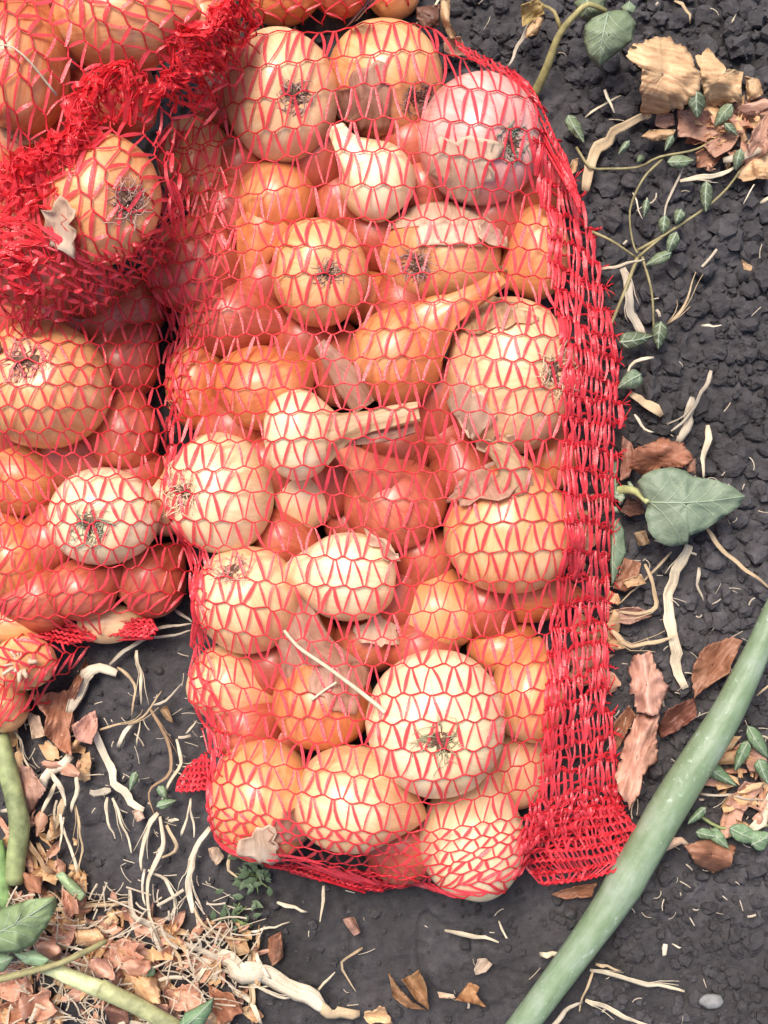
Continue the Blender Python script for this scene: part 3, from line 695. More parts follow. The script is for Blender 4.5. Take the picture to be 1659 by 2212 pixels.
# ------------------------------------------------------------------ net sacks
class Drape:
    """taut sheet over the onions of one sack, pinned along its outline"""
    def __init__(s, groups, poly_px, zedge, cell=.0016, iters=520, off=.0016, zpoly=None):
        s.poly = [W(p[0], p[1], zpoly or zedge)[:2] for p in poly_px]
        P = np.array(s.poly); s.x0, s.y0 = P.min(0) - .006; x1, y1 = P.max(0) + .006; s.c = cell
        nx = int((x1 - s.x0) / cell) + 2; ny = int((y1 - s.y0) / cell) + 2
        X, Y = np.meshgrid(s.x0 + np.arange(nx) * cell, s.y0 + np.arange(ny) * cell)
        vs = []; fs = []; b = 0
        for gname in groups:
            for V, F in bulbs_bvh[gname]:
                vs.append(V); fs += [tuple(i + b for i in f) for f in F]; b += len(V)
        bvh = BVHTree.FromPolygons(np.concatenate(vs).tolist(), fs)
        M = inside(s.poly, X, Y)
        E = np.full(X.shape, zedge)
        O = np.full(X.shape, -1.0); dn = Vector((0, 0, -1))
        for i, j in zip(*np.nonzero(M)):
            h = bvh.ray_cast(Vector((X[i, j], Y[i, j], .6)), dn)
            if h[0] is not None: O[i, j] = h[0].z + off
        Z = np.where(M, np.maximum(O, E + .03), E)
        for it in range(iters):
            A = .25 * (np.roll(Z, 1, 0) + np.roll(Z, -1, 0) + np.roll(Z, 1, 1) + np.roll(Z, -1, 1))
            Z = np.where(M, np.maximum(O, Z + 1.0 * (A - Z)), E)
        s.Z = Z; s.M = M; s.zb = float(np.mean(E))
    def z(s, x, y):
        fx = np.clip((np.asarray(x) - s.x0) / s.c, 0, s.Z.shape[1] - 1.001); fy = np.clip((np.asarray(y) - s.y0) / s.c, 0, s.Z.shape[0] - 1.001)
        i = fx.astype(int); j = fy.astype(int); a = fx - i; b = fy - j; Z = s.Z
        return (Z[j, i] * (1 - a) + Z[j, i + 1] * a) * (1 - b) + (Z[j + 1, i] * (1 - a) + Z[j + 1, i + 1] * a) * b
    def on(s, x, y, lift=0):
        return np.stack([x, y, s.z(x, y) + lift], -1)
K_ = .72 / FPX       # metres per pixel at the height of the sack's top
def make_net(root, dr, rows_px, pitch, amp, tr, tw, seed, midx=None, seam=None, wmin=.25, jit=2.2):
    rg = np.random.default_rng(seed); prev = None
    for r, row in enumerate(rows_px):
        row = np.asarray(row, float)
        zq = np.full(len(row), .08 if dr.zb < .05 else .16)
        for it in range(5):
            sc = (HC - zq) / FPX; X = (row[:, 0] - CX) * sc; Y = (CY - row[:, 1]) * sc
            zq = .5 * zq + .5 * np.convolve(np.pad(dr.z(X, Y), 12, mode='edge'), np.ones(25) / 25, 'valid')
        jx = jit * K_ * (vnoise(row[:, 0] / 60, np.full(len(row), r * 7.3), seed) - .5) * 4
        Y = Y + jx
        ins = inside(dr.poly, X, Y)
        if ins.sum() < 8: prev = None; continue
        # longest run inside the outline
        best = (0, 0); st = None
        for k in range(len(ins) + 1):
            if k < len(ins) and ins[k]:
                if st is None: st = k
            elif st is not None:
                if k - st > best[1] - best[0]: best = (st, k)
                st = None
        X = X[best[0]:best[1]]; Y = Y[best[0]:best[1]]
        if len(X) < 8: prev = None; continue
        Zs = dr.z(X, Y)
        # net does not follow every wall to the full: damp the climb when spacing knots
        Ls = np.concatenate([[0], np.cumsum(np.sqrt(np.diff(X) ** 2 + np.diff(Y) ** 2 + (.55 * np.diff(Zs)) ** 2))])
        mx = int(np.argmin(np.abs(X - midx))) if midx is not None else len(X) // 2
        Ls = Ls - Ls[mx]
        ks = np.arange(math.ceil(Ls[0] / pitch), math.floor(Ls[-1] / pitch) + 1)
        if len(ks) < 4: prev = None; continue
        sp = ks * pitch + rg.normal(0, pitch * .10, len(ks)); sp = np.clip(sp, Ls[0], Ls[-1])
        nx = np.interp(sp, Ls, X); ny = np.interp(sp, Ls, Y)
        tx = np.gradient(nx); ty = np.gradient(ny); tl = np.hypot(tx, ty) + 1e-9
        par = np.where(ks % 2 == 0, 1.0, -1.0)         # pulled up / pulled down, alternately
        a_ = amp * (.75 + .5 * rg.random(len(ks)))
        kx = nx - ty / tl * a_ * par; ky = ny + tx / tl * a_ * par
        # the chain: a short flat run at each knot then a slant to the next
        ptx = []; pty = []
        for k in range(len(ks)):
            f = .16 * pitch
            ptx += [kx[k] - tx[k] / tl[k] * f, kx[k] + tx[k] / tl[k] * f]; pty += [ky[k] - ty[k] / tl[k] * f, ky[k] + ty[k] / tl[k] * f]
        ptx = np.array(ptx); pty = np.array(pty)
        fx = np.interp(np.arange(0, len(ptx) - .99, .5), np.arange(len(ptx)), ptx); fy = np.interp(np.arange(0, len(ptx) - .99, .5), np.arange(len(ptx)), pty)
        P = dr.on(fx, fy, tr * .8)
        rad = tr * (.85 + .3 * vnoise(np.arange(len(P)) * .35, np.full(len(P), r * 3.1), seed + 1))
        if seam is not None:
            ppx = fx / K_ + CX; ppy = CY - fy / K_; w_ = np.clip((ppx - seam(ppy)) / 14 + .5, 0, 1); rad = rad * (1 + .75 * w_); P[:, 2] += w_ * .0015
        mb = MB(); mb.tube(P, rad, 5)
        # a thin second strand twined round the chain
        ph = np.arange(len(P)) * 1.55
        Q = P.copy(); Q[:, 1] += np.cos(ph) * tr * .8; Q[:, 2] += np.sin(ph) * tr * .5 + tr * .5
        mb.tube(Q, rad * .5, 4)
        mb.build("net_thread", NROW, root)
        cur = dict(zip(ks.tolist(), zip(kx, ky)))
        if prev is not None:
            mt = MB(); nt_ = 0
            for k in ks:
                up = k % 2 == 0            # this knot is pulled up by two tapes from the row above
                if not up: continue
                for dk in (-1, 1):
                    if (k + dk) not in prev: continue
                    if seam is not None and cur[k][0] / K_ + CX > seam(CY - cur[k][1] / K_) + 14: continue
                    a0 = np.array(prev[k + dk]); b0 = np.array(cur[k])
                    d_ = b0 - a0; L_ = np.linalg.norm(d_)
                    if L_ > pitch * 9: continue
                    b0 = b0 - np.array([dk * -.12, 0]) * pitch; a0 = a0 - np.array([dk * .12, 0]) * pitch
                    n = max(4, int(L_ / .0035)); t = np.linspace(0, 1, n)
                    bow = rg.normal(0, .035) * L_ * np.sin(t * math.pi)
                    nv = np.array([-d_[1], d_[0]]) / (L_ + 1e-9)
                    cxy = a0[None] * (1 - t[:, None]) + b0[None] * t[:, None] + nv[None] * bow[:, None]
                    w_ = tw * rg.uniform(wmin, 1.0) ** .6 * (.55 + .45 * np.sin(t * math.pi) ** .5) * .5
                    L3 = cxy - nv[None] * w_[:, None]; R3 = cxy + nv[None] * w_[:, None]
                    tilt = rg.normal(0, .35)
                    zc = np.maximum(dr.z(cxy[:, 0], cxy[:, 1]), np.maximum(dr.z(L3[:, 0], L3[:, 1]), dr.z(R3[:, 0], R3[:, 1]))) + .0003
                    zl = zc + w_ * max(tilt, 0); zr = zc + w_ * max(-tilt, 0)
                    V = np.stack([np.column_stack([L3, zl]), np.column_stack([cxy, zc + .00018]), np.column_stack([R3, zr])], 1)
                    mt.grid(V); nt_ += 1
            if nt_: o = mt.build("zigzag_tape", NTAPE, root)
        prev = cur
def line_rows(poly, ang, spacing, curve=None, ext=900):
    P = np.array(poly, float); c = P.mean(0); d = np.array([math.cos(ang), math.sin(ang)]); n = np.array([-d[1], d[0]])
    q = (P - c) @ n; rows = []
    v = q.min() + spacing * .4
    while v < q.max():
        t = np.arange(-ext, ext, 3.0); B = c + t[:, None] * d + v * n
        if curve is not None: B = B + n * np.array([curve(tt, v) for tt in t])[:, None]
        rows.append(B); v += spacing * R_.uniform(.9, 1.1)
    return rows

# --- front sack
def seamx(py):
    return np.interp(py, [0,200,300,450,600,800,1000,1200,1350,1500,1700,1800,2000], [1150,1150,1175,1212,1226,1240,1244,1236,1222,1200,1192,1150,1130])
sack = empty("net_sack", W(850, 1000, 0.0), "large red net sack of onions lying in front, with a seam flap on its right", "net sack", "red net sacks of onions")
dr = Drape([MAIN], OUT, .012)
rows = []
vs = [44]
while vs[-1] < 2010:
    v = vs[-1]; vs.append(v + (70 if v < 420 else 61) * R_.uniform(.93, 1.07) if v < 1790 else v + 26)
for v in vs:
    xs = np.arange(290, 1420, 3.0); q = np.clip((xs - 860) / 460, -1.2, 1.0)
    off = -(v - 960) / 900 * 72 * q ** 2
    off = off + np.where(v < 900, -16 * q * (1 - v / 900) * 0, 0)
    off = off + 9 * np.sin(xs / 95 + v * .01) * .5 + np.where(xs > 1200, (xs - 1200) * .10, 0)
    rows.append(np.column_stack([xs, v + off]))
make_net(sack, dr, rows, .0056, .00080, .00044, .0022, 5, midx=.01, seam=seamx)
import copy
for pg, ang, sp, sd in (([(330,290),(520,230),(500,380),(520,520),(500,660),(440,800),(410,950),(350,950),(358,800),(372,720),(345,660),(322,600),(308,520),(338,400)], -.22, 46, 71),
                        ([(452,1780),(520,1760),(640,1830),(800,1850),(905,1860),(905,1897),(850,1917),(790,1926),(680,1888),(560,1870),(486,1832)], .16, 26, 72),
                        ([(402,1150),(470,1180),(480,1300),(470,1420),(500,1560),(520,1640),(450,1700),(436,1600),(412,1520),(402,1430),(418,1330),(412,1250)], .35, 40, 73)):
    d2 = copy.copy(dr); d2.poly = [W(p[0], p[1], .03)[:2] for p in pg]; d2.Z = dr.Z + .0014
    make_net(sack, d2, line_rows(pg, ang, sp), .0052, .0010, .00042, .0022, sd)
# seam band: doubled mesh along the right side, close parallel tapes
rg = np.random.default_rng(21); mb = MB(); mt = MB()
for r in range(len(rows) - 1):
    A_, B_ = rows[r], rows[r + 1]; vy = float(np.interp(1250, A_[:, 0], A_[:, 1]))
    if vy < 240 or vy > 1850: continue
    xl = float(seamx(vy)); x = xl - 14; pts = []
    while x < 1410:
        y0 = float(np.interp(x, A_[:, 0], A_[:, 1])); x1 = x + rg.normal(2, 7); y1 = float(np.interp(x1, B_[:, 0], B_[:, 1]))
        y0 -= 3; y1 += 3; t = np.linspace(0, 1, 8)
        px = x + (x1 - x) * t + 2.2 * np.sin(t * 5 + rg.uniform(0, 6)); py = y0 + (y1 - y0) * t
        X = (px - CX) * K_; Y = (CY - py) * K_
        if inside(dr.poly, X[[0, -1]], Y[[0, -1]]).all():
            w_ = rg.uniform(.0005, .0012) * (.6 + .4 * np.sin(t * 3.14)); z = dr.z(X, Y) + rg.uniform(.0004, .0045) + .0020 * np.sin(t * 3.14)
            tl = rg.normal(0, .5)
            mt.grid(np.stack([np.column_stack([X - w_, Y, z]), np.column_stack([X, Y, z + .0003]), np.column_stack([X + w_, Y, z + tl * w_])], 1))
        x += rg.uniform(6, 10) if x < xl + 14 else rg.uniform(6, 16)
    # ruffled cord of the band, frayed at the outer edge
    px = np.arange(xl - 18, 1410, 4.0); py = np.interp(px, A_[:, 0], A_[:, 1]) + 3.5 * np.sin(px / 5.5 + vy) + 9 * np.sin(px / rg.uniform(18, 40) + rg.uniform(0, 6)) * np.clip((px - xl) / 50, 0, 1) + rg.normal(0, 1.5, len(px))
    X = (px - CX) * K_; Y = (CY - py) * K_; k = inside(dr.poly, X, Y)
    if k.sum() > 5:
        X = X[k]; Y = Y[k]; Z = dr.z(X, Y) + .0024 + .0006 * rg.standard_normal(len(X))
        mb.tube(np.column_stack([X, Y, Z]), .00068 * (.8 + .5 * rg.random(len(X))), 5)
        mb.tube(np.column_stack([X, Y + .0010 + .0005 * rg.standard_normal(len(X)), Z + .0004]), .0005, 4)
        mb.tube(np.column_stack([X, Y - .0012 + .0006 * rg.standard_normal(len(X)), Z]), .0004, 4)
        for q_ in range(4):
            a = np.array([X[-1], Y[-1], Z[-1]]); e = a + np.array([rg.uniform(.001, .006), rg.normal(0, .004), rg.uniform(-.001, .003)])
            mb.tube(np.linspace(a, e, 4) + .0003 * rg.standard_normal((4, 3)), .0003, 4)
# long cord running down the seam line
for dx in (-4, 4):
    py = np.arange(300, 1800, 5.0); px = seamx(py) + dx + 4 * np.sin(py / 17 + dx) + rg.normal(0, 1.5, len(py))
    X = (px - CX) * K_; Y = (CY - py) * K_
    mb.tube(np.column_stack([X, Y, dr.z(X, Y) + .0016 + .0005 * rg.standard_normal(len(px))]), .0005, 5)
sb = mb.build("seam_cord", NSEAM, sack, kind='stuff')
mt.build("seam_tape", NTAPE, sack, kind='stuff')
# lower right corner: loose folded flap of empty net
def flap(root, px_poly, ang, spacing, z0, zamp, seed, name, layers=2, pitch=.0042):
    rg = np.random.default_rng(seed); P = np.array(px_poly, float); mb = MB(); mt = MB()
    for ly in range(layers):
        an = ang + .12 * ly; c = P.mean(0); d = np.array([math.cos(an), math.sin(an)]); n = np.array([-d[1], d[0]]); q = (P - c) @ n
        v = q.min() + 3; prevr = None
        while v < q.max():
            t = np.arange(-240, 240, 3.0)
            B = c + t[:, None] * d + (v + 5 * np.sin(t / 40 + ly + v * .02))[:, None] * n
            k = inside([tuple(p) for p in P], B[:, 0], B[:, 1]); B = B[k]
            if len(B) > 5:
                z = z0 + .006 * ly + zamp * (fbm(B[:, 0] / 45, B[:, 1] / 45, seed + ly) - .4)
                sc = (HC - z) / FPX
                Q = np.column_stack([(B[:, 0] - CX) * sc, (CY - B[:, 1]) * sc + .0006 * np.sin(np.arange(len(B)) * 1.5), z])
                mb.tube(Q, .00055 * (.8 + .5 * rg.random(len(Q))), 5); mb.tube(Q + np.array([0, .0008, .0003]), .0004, 4)
                if prevr is not None:
                    for u in np.arange(0, 1, .0030 / (len(Q) * 3.0 * K_ + 1e-6) * 1.0):
                        a = prevr[int(u * (len(prevr) - 1))]; b = Q[int(np.clip(u + rg.normal(0, .02), 0, 1) * (len(Q) - 1))]
                        if np.linalg.norm(a - b) > .016: continue
                        tt = np.linspace(0, 1, 4)[:, None]; cc = a * (1 - tt) + b * tt; cc[:, 2] += .0004
                        w = np.array([rg.uniform(.0004, .0009), 0, rg.normal(0, .0004)])
                        mt.grid(np.stack([cc - w, cc + w], 1))
                prevr = Q
            v += spacing * rg.uniform(.85, 1.15)
    mb.build(name, NSEAM, root, kind='stuff'); mt.build(name + "_tape", NTAPE, root, kind='stuff')
flap(sack, [(1118,1850),(1130,1800),(1200,1735),(1340,1735),(1362,1768),(1416,1842),(1385,1862),(1312,1890),(1246,1908),(1180,1920),(1150,1895)], -.28, 20, .022, .018, 41, "corner_flap", 2)
flap(sack, [(380,1712),(386,1685),(402,1656),(440,1628),(456,1640),(458,1705),(440,1710)], -.25, 11, .016, .008, 43, "corner_tab", 2)
flap(sack, [(560,1868),(640,1868),(760,1880),(850,1880),(905,1890),(850,1922),(790,1930),(690,1902)], .13, 10, .010, .008, 45, "bottom_hem", 2)
flap(sack, [(955,72),(1035,118),(1122,160),(1166,208),(1214,310),(1252,420),(1262,470),(1238,450),(1196,330),(1150,222),(1108,180),(1022,132)], 1.05, 9, .050, .008, 47, "shoulder_gather", 1)

# --- left sack
sackl = empty("net_sack", W(150, 1000, 0.0), "red net sack of onions at the left, under the upper sack", "net sack", "red net sacks of onions")
drl = Drape([LEFT], OL, .014, iters=420, zpoly=.045)
make_net(sackl, drl, line_rows(OL, .0, 50, lambda t, v: -(t - 20) ** 2 / 900 * .25 * (-v / 400)), .0054, .0010, .00045, .0020, 15)
flap(sackl, [(-60,1352),(60,1350),(150,1362),(230,1345),(330,1335),(342,1360),(332,1378),(240,1374),(150,1392),(60,1382),(-60,1388)], .02, 9, .020, .008, 51, "bottom_hem", 2)
# --- small sack at the lower left
OD = [(-80,1380),(40,1370),(110,1378),(165,1385),(150,1410),(128,1450),(90,1500),(50,1560),(15,1592),(-80,1600)]
sackd = empty("net_sack", W(20, 1480, 0.0), "tip of a red net sack sticking out below the left sack", "net sack", "red net sacks of onions")
drd = Drape([LOW], OD, .010, iters=300, zpoly=.062)
make_net(sackd, drd, line_rows(OD, -.45, 36), .0048, .0010, .00048, .0022, 25)
# --- sack behind
OE = [(505,-150),(505,-20),(520,60),(560,70),(640,62),(720,54),(800,46),(870,34),(900,10),(925,-60),(920,-150)]
sacke = empty("net_sack", W(700, -40, 0.0), "red net sack of onions cut by the top edge, behind the front sack", "net sack", "red net sacks of onions")
dre = Drape([BACK], OE, .012, iters=300)
make_net(sacke, dre, line_rows(OE, 1.45, 44), .0052, .0012, .00055, .0019, 35)
# --- upper left sack, lying on the left one
sacku = empty("net_sack", W(170, 250, 0.10), "top left red net sack of onions with a crumpled gathered ridge", "net sack", "red net sacks of onions")
dru = Drape([UPL], OU, .080, iters=420, zpoly=.145)
_K = K_; K_ = .64 / FPX
make_net(sacku, dru, line_rows(OU, 1.0, 52, lambda t, v: 14 * math.sin(t / 130 + v * .01)), .0062, .0011, .00052, .0025, 45)
# gathered ridge: crumpled tapes and threads bunched round a wandering path
def ridge(root, dr_, pts, radii, ns, seed, name, hmax=.012):
    rg = np.random.default_rng(seed); P = np.array(pts, float); P3 = smooth_path(np.column_stack([P, radii]), 5); n = len(P3)
    T = np.gradient(P3[:, :2], axis=0); T /= np.linalg.norm(T, axis=1)[:, None] + 1e-9; A = np.column_stack([-T[:, 1], T[:, 0]])
    mb = MB(); mt = MB(); st = []; sidx = np.arange(n)
    for q_ in range(ns):
        u = -1 + 2 * (q_ + .5) / ns
        uu = u + .95 * (vnoise(sidx * .16, np.full(n, q_ * 3.7), seed) - .5) * 2 + .35 * (vnoise(sidx * .6, np.full(n, q_ * 5.1), seed + 1) - .5) * 2
        xy = P3[:, :2] + A * (uu * P3[:, 2])[:, None] + 1.2 * rg.standard_normal((n, 2)); zz = np.full(n, .17)
        for it in range(4):
            sc = (HC - zz) / FPX; X = (xy[:, 0] - CX) * sc; Y = (CY - xy[:, 1]) * sc; zz = .5 * zz + .5 * dr_.z(X, Y)
        h = hmax * np.clip(1 - uu ** 2, 0, 1) * (.25 + .75 * vnoise(sidx * .22, np.full(n, q_ * 1.9), seed + 2)) + .0008
        Q = np.column_stack([X, Y, dr_.z(X, Y) + h + .0004 * rg.standard_normal(n)])
        a0 = int(rg.integers(0, max(1, n // 5))); b0 = n - int(rg.integers(0, max(1, n // 5)))
        mb.tube(Q[a0:b0], .00034 + .00022 * rg.random(b0 - a0), 4); st.append(Q)
        if q_ % 2 == 0:      # film-like folded tape running along
            w = rg.uniform(.0012, .0030); fl = np.cumsum(rg.normal(0, .5, n)) * .6; wv = np.column_stack([A[:, 0] * np.cos(fl), -A[:, 1] * np.cos(fl), np.sin(fl)]) * w
            mt.grid(np.stack([Q - wv, Q + wv], 1)[a0:b0])
    for q_ in range(ns * n // 5):
        k = int(rg.integers(0, n - 3)); a = int(rg.integers(0, ns - 2)); b = min(ns - 1, a + int(rg.integers(1, 4))); k2 = int(np.clip(k + rg.integers(-5, 6), 0, n - 1))
        A0, B0 = st[a][k], st[b][k2]; t = np.linspace(0, 1, 5)[:, None]
        if np.linalg.norm(A0 - B0) > .022: continue
        Cc = A0 * (1 - t) + B0 * t; Cc[:, 2] += .0015 * np.sin(t[:, 0] * 3.14) * rg.uniform(-.3, 1.6)
        w = rg.uniform(.0004, .0016); dv = B0 - A0; nv = np.array([-dv[1], dv[0], 0]); nv /= np.linalg.norm(nv) + 1e-9; nv = nv * w + np.array([0, 0, rg.normal(0, .5) * w])
        env = (.4 + .6 * np.sin(t * 3.14)); mt.grid(np.stack([Cc - nv * env, Cc + nv * env], 1))
    mb.build(name + "_thread", NSEAM, root, kind='stuff'); mt.build(name, NFOLD, root, kind='stuff')
ridge(sacku, dru, [(520,-20),(500,45),(462,95),(415,150),(375,195),(345,215)], [30,42,54,54,40,18], 17, 61, "gathered_ridge")
ridge(sacku, dru, [(350,225),(290,200),(225,195),(185,235),(165,290),(125,325),(70,355),(20,385),(-30,400)], [24,48,46,36,30,28,38,46,50], 15, 62, "gathered_fold")
for pg, ang, sp, sd in (([(-60,430),(60,440),(150,520),(250,515),(330,440),(350,330),(372,320),(365,405),(345,470),(300,535),(245,580),(180,625),(110,652),(60,672),(-60,715)], .75, 26, 81),
                        ([(300,225),(345,235),(368,330),(365,405),(345,470),(300,535),(285,520),(325,440),(335,330)], 1.2, 20, 83)):
    d2 = copy.copy(dru); d2.poly = [W(p[0], p[1], .15)[:2] for p in pg]; d2.Z = dru.Z + .0016 + .0004 * (sd - 80)
    make_net(sacku, d2, line_rows(pg, ang, sp), .0052, .0010, .00045, .0028, sd)
ridge(sacku, dru, [(20,395),(45,470),(35,560),(10,650)], [40,66,70,60], 6, 64, "bunched_side", .007)
K_ = _K

# ------------------------------------------------------------------ strap at the top
mb = MB()
P = smooth_path(np.array([W(762,48,.05), W(780,26,.066), W(800,4,.075), W(822,-30,.08)]), .004)
for dx, w in ((-.0022, .0024), (.0025, .0022)):
    T = np.array([.8, .55, 0]); Z = np.array([0, 0, 1.0])
    V = np.stack([P + np.array([dx, dx * .6, 0]) - T * w, P + np.array([dx, dx * .6, .0012]), P + np.array([dx, dx * .6, 0]) + T * w, P + np.array([dx, dx * .6, -.0010])], 1)
    mb.grid(V, None, True)
tag(mb.build("tie_strap", STRAP, None), "dark blue flat tie strap lying between the sacks at the top edge", "strap")

# ------------------------------------------------------------------ ribbons: straws, blades, stalks on the ground
COL = {'cream': (.92, .91, .88), 'white': (1.0, 1.01, 1.02), 'tan': (.74, .64, .52), 'brown': (.50, .37, .28), 'grey': (.66, .66, .68), 'dark': (.34, .26, .20)}
def lay(x, y, lift): return glow(x, y) + .006 * crum(x, y) + lift
def ribbon(name, crop, pts, wpx, col, label, cat, lift=.003, curl=.35, hz=None, taper=.35, group=None, surf_=None):
    p = cv(crop, pts) if crop else pts
    P2 = np.array([W(q[0], q[1], .006)[:2] for q in p]); P2 = smooth_path(P2, .0035)
    seed = int(abs(p[0][0] * 13 + p[0][1] * 7)); rg = np.random.default_rng(seed)
    n = len(P2); t = np.linspace(0, 1, n)
    kn = wpx * .5 * HC / FPX * .35; P2 = P2 + kn * 2 * np.stack([vnoise(np.arange(n) * .45, np.full(n, 1.0), seed) - .5, vnoise(np.arange(n) * .45, np.full(n, 7.0), seed) - .5], -1); w_k = .95 if wpx < 30 else 1.0
    if surf_ is not None: z = np.array([float(surf_(q[0], q[1])) for q in P2]) + lift
    else:
        z = np.array([lay(q[0], q[1], lift) for q in P2]); z = z + .0035 * np.sin(t * math.pi * rg.uniform(1, 2.2) + rg.uniform(0, 1)) ** 2
    w = w_k * wpx * .5 * .5 * (HC / FPX) * (.8 + .4 * vnoise(t * 7, np.full(n, seed % 97), seed)) * (1 - taper * np.abs(2 * t - 1) ** 6) * (1 - (.55 * t ** 2 if wpx < 30 else .2 * t ** 3))
    T = np.gradient(P2, axis=0); T /= np.linalg.norm(T, axis=1)[:, None] + 1e-9; A = np.column_stack([-T[:, 1], T[:, 0], np.zeros(n)])
    tw = .5 * np.sin(t * math.pi * rg.uniform(.7, 2.0) + rg.uniform(0, 6)) * (1 if wpx < 45 else .4)
    cs_ = 1.0 if rg.random() < .6 else -.7; el = 1 + .28 * (vnoise(t * n * .9, np.full(n, 2.2), seed + 3) - .5); er = 1 + .28 * (vnoise(t * n * .9, np.full(n, 9.2), seed + 4) - .5)
    us = np.array([-1, -.5, 0, .5, 1]); Lc = np.concatenate([[0], np.cumsum(np.linalg.norm(np.diff(P2, axis=0), axis=1))])
    V = np.zeros((n, 5, 3)); UV = np.zeros((n, 5, 2))
    ce = np.column_stack([P2, z])
    for k, u in enumerate(us):
        prof = cs_ * curl * (1 - abs(u)) * w
        V[:, k] = ce + A * (u * w * (el if u < 0 else er) * np.cos(tw))[:, None]; V[:, k, 2] += prof + u * w * np.sin(tw) * .9
        UV[:, k, 0] = Lc; UV[:, k, 1] = u * w * 1.6 + .3
    V[:, :, 2] = np.maximum(V[:, :, 2], z[:, None] - .0015)
    mb = MB(); mb.grid(V, UV)
    if n > 9 and surf_ is None and rg.random() < .45:      # split fibres leaving the edge
        for q_ in range(int(rg.integers(1, 4))):
            k0 = int(rg.integers(0, n - 6)); m_ = min(n - k0, int(rg.integers(5, 10))); sg = rg.choice([-1, 1]); f_ = np.linspace(0, 1, m_)
            B_ = ce[k0:k0 + m_] + A[k0:k0 + m_] * (sg * (w[k0:k0 + m_] * .7 + .0035 * f_ ** 1.6 * rg.uniform(.4, 1.5)))[:, None]; B_[:, 2] += .0006 + .002 * f_ * rg.random()
            ww = np.maximum(w.mean() * .16, .0002) * (1 - .7 * f_)
            mb.grid(np.stack([B_ - A[k0:k0 + m_] * ww[:, None], B_ + [0, 0, .0002], B_ + A[k0:k0 + m_] * ww[:, None]], 1), np.stack([np.stack([f_ * .03, f_ * 0 + q_ * .004 + .001 * k_], -1) for k_ in range(3)], 1))
    o = mb.build(name, STRAW, None, color=COL[col], solid=.00035)
    return tag(o, label, cat, group)
